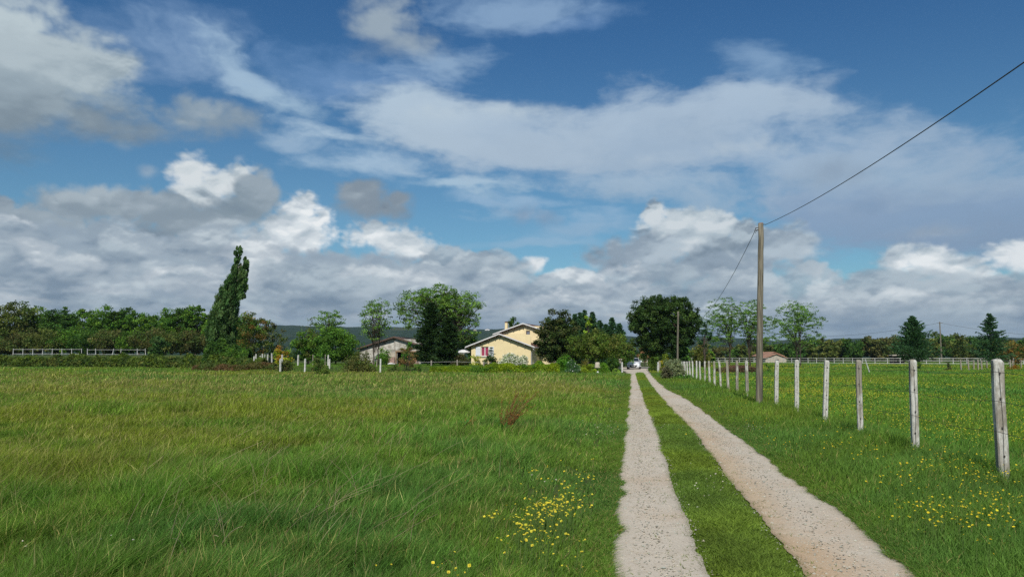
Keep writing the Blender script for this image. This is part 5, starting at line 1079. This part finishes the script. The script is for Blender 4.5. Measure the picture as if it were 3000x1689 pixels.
def roof(root, xa, za, l, r, y0, y1, slope, th=.10, name='roof', verge=True, zoff=.03):
    zl, zr = za - l * slope, za - r * slope; mb = MB(); za += zoff; zl += zoff; zr += zoff
    for (xe, ze) in ((xa - l, zl), (xa + r, zr)):
        mb.hexa([(xa, y0, za), (xe, y0, ze), (xe, y1, ze), (xa, y1, za)], [(xa, y0, za + th), (xe, y0, ze + th), (xe, y1, ze + th), (xa, y1, za + th)])
    ro = mb.build(name, M['tiles'], root)
    mb = MB()
    for (xe, ze) in ((xa - l, zl), (xa + r, zr)):
        s = 1 if xe > xa else -1
        mb.hexa([(xa, y0 - .04, za - .02), (xe + s * .02, y0 - .04, ze - .02), (xe + s * .02, y0 - .004, ze - .02), (xa, y0 - .004, za - .02)], [(xa, y0 - .04, za + th + .04), (xe + s * .02, y0 - .04, ze + th + .04), (xe + s * .02, y0 - .004, ze + th + .04), (xa, y0 - .004, za + th + .04)])
    mb.build('bargeboard', M['white'], ro)
    mb = MB()
    for (xe, ze) in ((xa - l, zl), (xa + r, zr)):
        mb.hexa([(xa, y0 + .02, za - .055), (xe, y0 + .02, ze - .055), (xe, y1 - .02, ze - .055), (xa, y1 - .02, za - .055)], [(xa, y0 + .02, za - .004), (xe, y0 + .02, ze - .004), (xe, y1 - .02, ze - .004), (xa, y1 - .02, za - .004)])
    for k in np.linspace(.12, .92, 5):
        for s, d in ((-1, l), (1, r)): mb.box((xa + s * d * k, y0 + .28, za - d * k * slope - .14), (.10, .5, .13))
    mb.box((xa, y0 + .28, za - .16), (.12, .5, .16)); mb.build('soffit', M['soffit'], ro)
    return ro
SL = .365
gable(hs, -4.15, 4.15, -.05, 2.5, SL, 0, .25, [(-2.77, -1.71, 1.16, 2.42)])
for q in (-1, 1): mb = MB(); mb.box((q * 4.03, 2.3, 1.1), (.24, 4.08, 2.8)); mb.build('side_wall', M['cream'], hs)
roof(hs, -.05, 2.5 + 4.1 * SL, 4.75, 4.85, -.55, 4.5, SL)
gable(hs, -1.95, 5.75, 1.9, 4.25, .335, 4.52, .25, [(2.19, 2.76, 3.72, 4.66)])
for q in (((-1.83, 8.4, 2.0), (.24, 7.2, 4.5)), ((5.63, 8.4, 2.0), (.24, 7.2, 4.5)), ((1.9, 12.1, 2.2), (7.6, .24, 4.6))): mb = MB(); mb.box(*q); mb.build('side_wall', M['cream'], hs)
roof(hs, 1.9, 4.25 + 3.85 * .335, 4.35, 4.35, 4.0, 12.6, .335)
wn = local_box(hs, 'window', 'white', [((-2.24, .12, 2.38), (1.06, .06, .07)), ((-2.24, .12, 1.20), (1.06, .06, .07)), ((-2.74, .12, 1.79), (.06, .06, 1.11)), ((-1.74, .12, 1.79), (.06, .06, 1.11)), ((-2.24, .115, 1.79), (.12, .06, 1.11))])
local_box(wn, 'curtain', 'red', [((-2.24, .19, 1.79), (1.04, .02, 1.2))]); local_box(wn, 'sill', 'white', [((-2.24, -.05, 1.10), (1.24, .2, .07))])
for xc in (-3.17, -1.31):
    s = local_box(hs, 'shutter', 'shutter', [((xc, -.025, 1.79), (.70, .035, 1.26))]); local_box(s, 'brace', 'shutter', [((xc, -.05, 2.2), (.66, .02, .07)), ((xc, -.05, 1.38), (.66, .02, .07))])
wn = local_box(hs, 'window', 'brown', [((2.475, 4.60, 4.63), (.57, .06, .07)), ((2.475, 4.60, 3.75), (.57, .06, .07)), ((2.215, 4.60, 4.19), (.06, .06, .81)), ((2.735, 4.60, 4.19), (.06, .06, .81))]); local_box(wn, 'pane', 'glass', [((2.475, 4.66, 4.19), (.54, .02, .9))])
ch = local_box(hs, 'chimney', 'cream', [((-1.35, 6.8, 4.9), (.38, .38, 2.0))]); local_box(ch, 'chimney_cap', 'brown', [((-1.35, 6.8, 5.95), (.46, .46, .08)), ((-1.35, 6.8, 6.02), (.3, .3, .1))])
mb = MB(); mb.tube([(4.55, -.5, 2.18 - .02), (4.75, -.5, .7 + 1.3), (4.30, -.1, 1.7), (4.27, -.06, 0)], .045, 7); mb.tube([(4.83, -.5, 2.36 - .1), (4.83, 4.4, 2.36 - .1)], .07, 7); mb.tube([(-4.86, -.5, 2.36 - .1), (-4.86, 4.4, 2.36 - .1)], .07, 7); mb.build('gutter', M['metal'], hs)
# garden parasol left of the house
x, y = wx_(1360, 104); root = thing('garden_parasol', 'white garden parasol left of the house', 'parasol', (x, y, HZ)); mb = MB(); V = [(0, 0, 2.05)]; n = 16
for rr, zz in ((.35, 2.02), (.68, 1.9), (.86, 1.72), (.87, 1.62)): V += [(math.cos(a * 2 * PI / n) * rr, math.sin(a * 2 * PI / n) * rr, zz + (.02 if a % 2 else 0)) for a in range(n)]
Fq = [(1 + l * n + i, 1 + l * n + (i + 1) % n, 1 + (l + 1) * n + (i + 1) % n, 1 + (l + 1) * n + i) for l in range(3) for i in range(n)]; mb.add(V, Fq, [(0, 1 + i, 1 + (i + 1) % n) for i in range(n)]); mb.build('canopy', M['white'], root); mb = MB(); mb.tube([(0, 0, 0), (0, 0, 2.0)], .025, 6); mb.build('pole', M['white'], root); mb = MB(); mb.tube([(0, 0, 0), (0, 0, .1)], [.25, .2], 10); mb.build('base', M['pale'], root)
x, y = wx_(1348, 103.5); root = thing('garden_table', 'white garden table edge beside the parasol', 'table', (x, y, HZ)); mb = MB(); mb.box((0, 0, 1.5), (1.2, .6, .05)); mb.build('top', M['white'], root); mb = MB(); mb.box((-.5, 0, .74), (.05, .5, 1.46)); mb.build('leg', M['white'], root); mb = MB(); mb.box((.5, 0, .74), (.05, .5, 1.46)); mb.build('leg', M['white'], root)
# ------------------------------------------------------------------ the barn
M['lime'] = plain('flaking_limewash', (.50, .49, .45), .95, .2, 1.6, .5, col2=(.22, .20, .17)); M['oldtile'] = plain('old_barn_roof', (.13, .085, .065), .9, .25, 2, .4); M['brick'] = plain('pink_brick', (.34, .22, .18), .9, .2, 3, .3, col2=(.20, .14, .12)); M['wood'] = plain('barn_timber', (.26, .17, .10), .85, .2, 3)
x, y = wx_(1140, 112); bn = thing('old_barn', 'whitewashed old barn with wide low roof between the trees', 'barn', (x, y, .9), -.10)
zb = .0; xl = -4.4; xr = 4.6; xa = .75; ht = at(1154, 990, 112)[2] - .9; slb = .31
gable(bn, xl, xr, xa, ht - (xa - xl) * slb, slb, 0, .3, [(1.2, 4.6, -.3, 1.45)], 'lime')
mb = MB()
for (l, s) in ((5.5, -1), (5.2, 1)): mb.hexa([(xa, -.5, ht + .05), (xa + s * l, -.5, ht + .05 - l * slb), (xa + s * l + .9, 9, ht + .05 - l * slb), (xa + .9, 9, ht + .05)], [(xa, -.5, ht + .25), (xa + s * l, -.5, ht + .25 - l * slb), (xa + s * l + .9, 9, ht + .25 - l * slb), (xa + .9, 9, ht + .25)])
mb.build('roof', M['oldtile'], bn)
for q in (((xl + .12, 4.6, .6), (.24, 8.6, 2.2)), ((xr - .12, 4.6, .6), (.24, 8.6, 2.2)), ((0, 8.9, 1.0), (8.4, .2, 3.2))): mb = MB(); mb.box(*q); mb.build('side_wall', M['lime'], bn)
mb = MB(); mb.box((1.05, -.1, .6), (.16, .16, 1.9)); mb.box((2.8, -.1, 1.5), (3.7, .18, .16)); mb.build('door_frame', M['wood'], bn)
local_box(bn, 'brick_infill', 'brick', [((3.2, .6, .6), (2.7, .2, 1.9))]); local_box(bn, 'shutter_panel', 'pale', [((.35, -.06, .75), (.9, .08, 1.2))])
bp = thing('brick_stack', 'low stack of pink bricks by the barn door', 'bricks', (wx_(1147, 106)[0], 106, Hs(wx_(1147, 106)[0], 106)))
local_box(bp, 'bricks', 'brick', [((0, 0, .45), (.9, .6, .9)), ((.25, -.05, .98), (.4, .5, .16))]); local_box(bp, 'sheet', 'white', [((.1, -.45, .12), (1.0, .5, .12)), ((0, -.4, .22), (.5, .4, .1))])
st_ = thing('stone_block', 'pale stone block between garden bushes left of the gateway', 'stone', (wx_(1750, 80)[0], 80, GZ - .05)); mb = MB(); mb.box((0, 0, .28), (.55, .5, .56), taper=.8, bev=.06); mb.build('block', M['pale'], st_)
st_ = thing('white_stone', 'small white stone at the end of the hedge', 'stone', (wx_(1751, 74)[0], 74, .0)); mb = MB(); mb.box((0, 0, .12), (.32, .26, .26), taper=.6, bev=.06); mb.build('stone', M['white'], st_)
sb = gnd(1922, 1131); st_ = thing('concrete_strip', 'pale concrete strip set across the right wheel track', 'slab', (sb[0], sb[1], .0), .0); mb = MB(); mb.box((0, 0, .01), (edge('r1', sb[1]) - edge('r0', sb[1]) + .1, .45, .045), bev=.01); mb.build('slab', M['pale'], st_)
# ------------------------------------------------------------------ cars
def car_mats(c, nm): 
    m, t = newmat(nm); p = t.n('ShaderNodeBsdfPrincipled'); t.put(p.inputs['Base Color'], c); p.inputs['Roughness'].default_value = .3; p.inputs['Coat Weight'].default_value = .6; p.inputs['Coat Roughness'].default_value = .05; finish(t, p.outputs[0]); return m
M['black'] = plain('black_trim', (.012, .012, .013), .5, 0, 1); M['lens'] = plain('lamp_glass', (.45, .47, .5), .15, 0, 1, metal=.4); M['tyre'] = plain('rubber', (.018, .018, .018), .85, 0, 1); M['rim'] = plain('alloy', (.35, .35, .36), .35, 0, 1, metal=.8); M['screen'] = plain('windscreen', (.02, .028, .035), .06, 0, 1, spec=.9)
def car(name, label, loc, rz, paint):
    """front of the car looks toward local -y"""
    root = thing(name, label, 'car', loc, rz)
    # stations along y: (y, half width, z bottom, z of the shoulder line)
    st = [(-1.97, .55, .30, .56), (-1.93, .72, .22, .66), (-1.80, .80, .20, .76), (-1.45, .84, .19, .86), (-.95, .86, .19, .94), (-.3, .86, .19, .97), (.6, .86, .19, 1.0), (1.4, .85, .2, 1.03), (1.8, .80, .24, 1.02), (1.97, .70, .32, .92)]
    def ring(y, w_, zb_, zs): return [(-w_ * .86, y, zb_), (-w_ * .98, y, zb_ + .12), (-w_, y, (zb_ + zs) / 2), (-w_ * .97, y, zs - .08), (-w_ * .86, y, zs), (-w_ * .45, y, zs + .035), (0, y, zs + .045), (w_ * .45, y, zs + .035), (w_ * .86, y, zs), (w_ * .97, y, zs - .08), (w_, y, (zb_ + zs) / 2), (w_ * .98, y, zb_ + .12), (w_ * .86, y, zb_)]
    V = [p for s in st for p in ring(*s)]; n = 13; mb = MB(); Q = [(l * n + i, l * n + i + 1, (l + 1) * n + i + 1, (l + 1) * n + i) for l in range(len(st) - 1) for i in range(n - 1)]
    mb.add(V, Q, [list(range(n))[::-1]], [list(range((len(st) - 1) * n, len(st) * n))], [(l * n, (l + 1) * n, (l + 1) * n + n - 1, l * n + n - 1) for l in range(len(st) - 1)]); bd = mb.build('body', paint, root, smooth=True)
    # cabin
    cab = [(-1.0, .74, .95), (-.25, .60, 1.40), (.1, .59, 1.46), (1.0, .58, 1.45), (1.5, .56, 1.36), (1.86, .66, 1.02)]
    def cr(y, w_, z): return [(-w_ - .10 * (1.5 - z) * 1.5, y, min(z, .96)), (-w_, y, z - .03), (-w_ * .9, y, z), (0, y, z + .03), (w_ * .9, y, z), (w_, y, z - .03), (w_ + .10 * (1.5 - z) * 1.5, y, min(z, .96))]
    V = [p for s in cab for p in cr(*s)]; n = 7; mb = MB(); mb.add(V, [(l * n + i, l * n + i + 1, (l + 1) * n + i + 1, (l + 1) * n + i) for l in range(5) for i in range(6)]); mb.build('roof', paint, root, smooth=True)
    mb = MB(); mb.hexa([(-.70, -.965, 1.0), (.70, -.965, 1.0), (.56, -.28, 1.40), (-.56, -.28, 1.40)], [(-.70, -.985, 1.02), (.70, -.985, 1.02), (.56, -.30, 1.425), (-.56, -.30, 1.425)]); mb.build('windscreen', M['screen'], root)
    for s in (-1, 1):
        mb = MB(); mb.hexa([(s * .80, -.6, 1.0), (s * .80, 1.5, 1.04), (s * .61, 1.25, 1.36), (s * .615, -.1, 1.38)], [(s * .84, -.6, 1.0), (s * .84, 1.5, 1.04), (s * .65, 1.25, 1.36), (s * .655, -.1, 1.38)]); mb.build('side_window', M['screen'], root)
        mb = MB(); mb.hexa([(s * .46, -1.90, .66), (s * .80, -1.62, .70), (s * .84, -1.20, .90), (s * .66, -1.62, .84)], [(s * .46, -1.94, .67), (s * .82, -1.66, .71), (s * .86, -1.22, .92), (s * .66, -1.66, .86)]); mb.build('headlight', M['lens'], root)
        mb = MB(); mb.box((s * .97, -.72, 1.02), (.20, .10, .14), bev=.03); mb.box((s * .87, -.70, .99), (.1, .05, .04)); mb.build('wing_mirror', paint, root)
        mb = MB(); mb.box((s * .62, -1.90, .40), (.20, .06, .12), bev=.02); mb.build('fog_light', M['black'], root)
        for yy in (-1.25, 1.25):
            mb = MB(); a = np.linspace(0, 2 * PI, 21)[:-1]; V = []
            for xx, r in ((-.1, .27), (-.1, .31), (.1, .31), (.1, .27)): V += [(s * .76 + xx * s, yy + math.cos(k) * r, .31 + math.sin(k) * r) for k in a]
            mb.add(V, [(l * 20 + i, l * 20 + (i + 1) % 20, ((l + 1) % 4) * 20 + (i + 1) % 20, ((l + 1) % 4) * 20 + i) for l in range(4) for i in range(20)]); wh = mb.build('wheel', M['tyre'], root)
            mb = MB(); mb.tube([(s * .80, yy, .31), (s * .865, yy, .31)], .20, 10); mb.build('rim', M['rim'], wh)
    mb = MB(); V = [(-.50, -1.975, .50), (.50, -1.975, .50), (.40, -1.975, .30), (-.40, -1.975, .30)]; mb.hexa([(-.36, -2.0, .27), (.36, -2.0, .27), (.36, -1.9, .27), (-.36, -1.9, .27)], [(-.54, -1.99, .54), (.54, -1.99, .54), (.54, -1.9, .54), (-.54, -1.9, .54)]); mb.build('grille', M['black'], root)
    mb = MB(); mb.box((0, -2.01, .43), (.50, .02, .11)); mb.build('number_plate', M['white'], root)
    mb = MB(); mb.tube([(0, -1.995, .63), (0, -2.01, .63)], .05, 10); mb.build('badge', M['lens'], root)
    return root
cy = 102.0; xc = XD(1857, cy)
car('parked_car', 'white hatchback facing the camera on the driveway beyond the gate', (xc, cy, Hs(xc, cy) + .02), -.20, car_mats((.72, .75, .80), 'white_car_paint'))
x, y = wx_(1117, 108); car('parked_car', 'grey car parked in front of the barn', (x, y, Hs(x, y)), .15, car_mats((.20, .21, .25), 'grey_car_paint'))
# ================================================================== air
m = bpy.data.materials.new('hazy_air'); m.use_nodes = True; t = NT(m.node_tree); v = t.n('ShaderNodeVolumePrincipled'); v.inputs['Color'].default_value = (.50, .66, .82, 1); v.inputs['Density'].default_value = .00006; v.inputs['Anisotropy'].default_value = .0
o = t.n('ShaderNodeOutputMaterial'); t.t.links.new(v.outputs[0], o.inputs['Volume'])
mb = MB(); mb.box((0, 0, 70), (12600, 12600, 160)); tag(mb.build('haze', m), 'thin bluish haze over the distance', 'haze', kind='stuff')
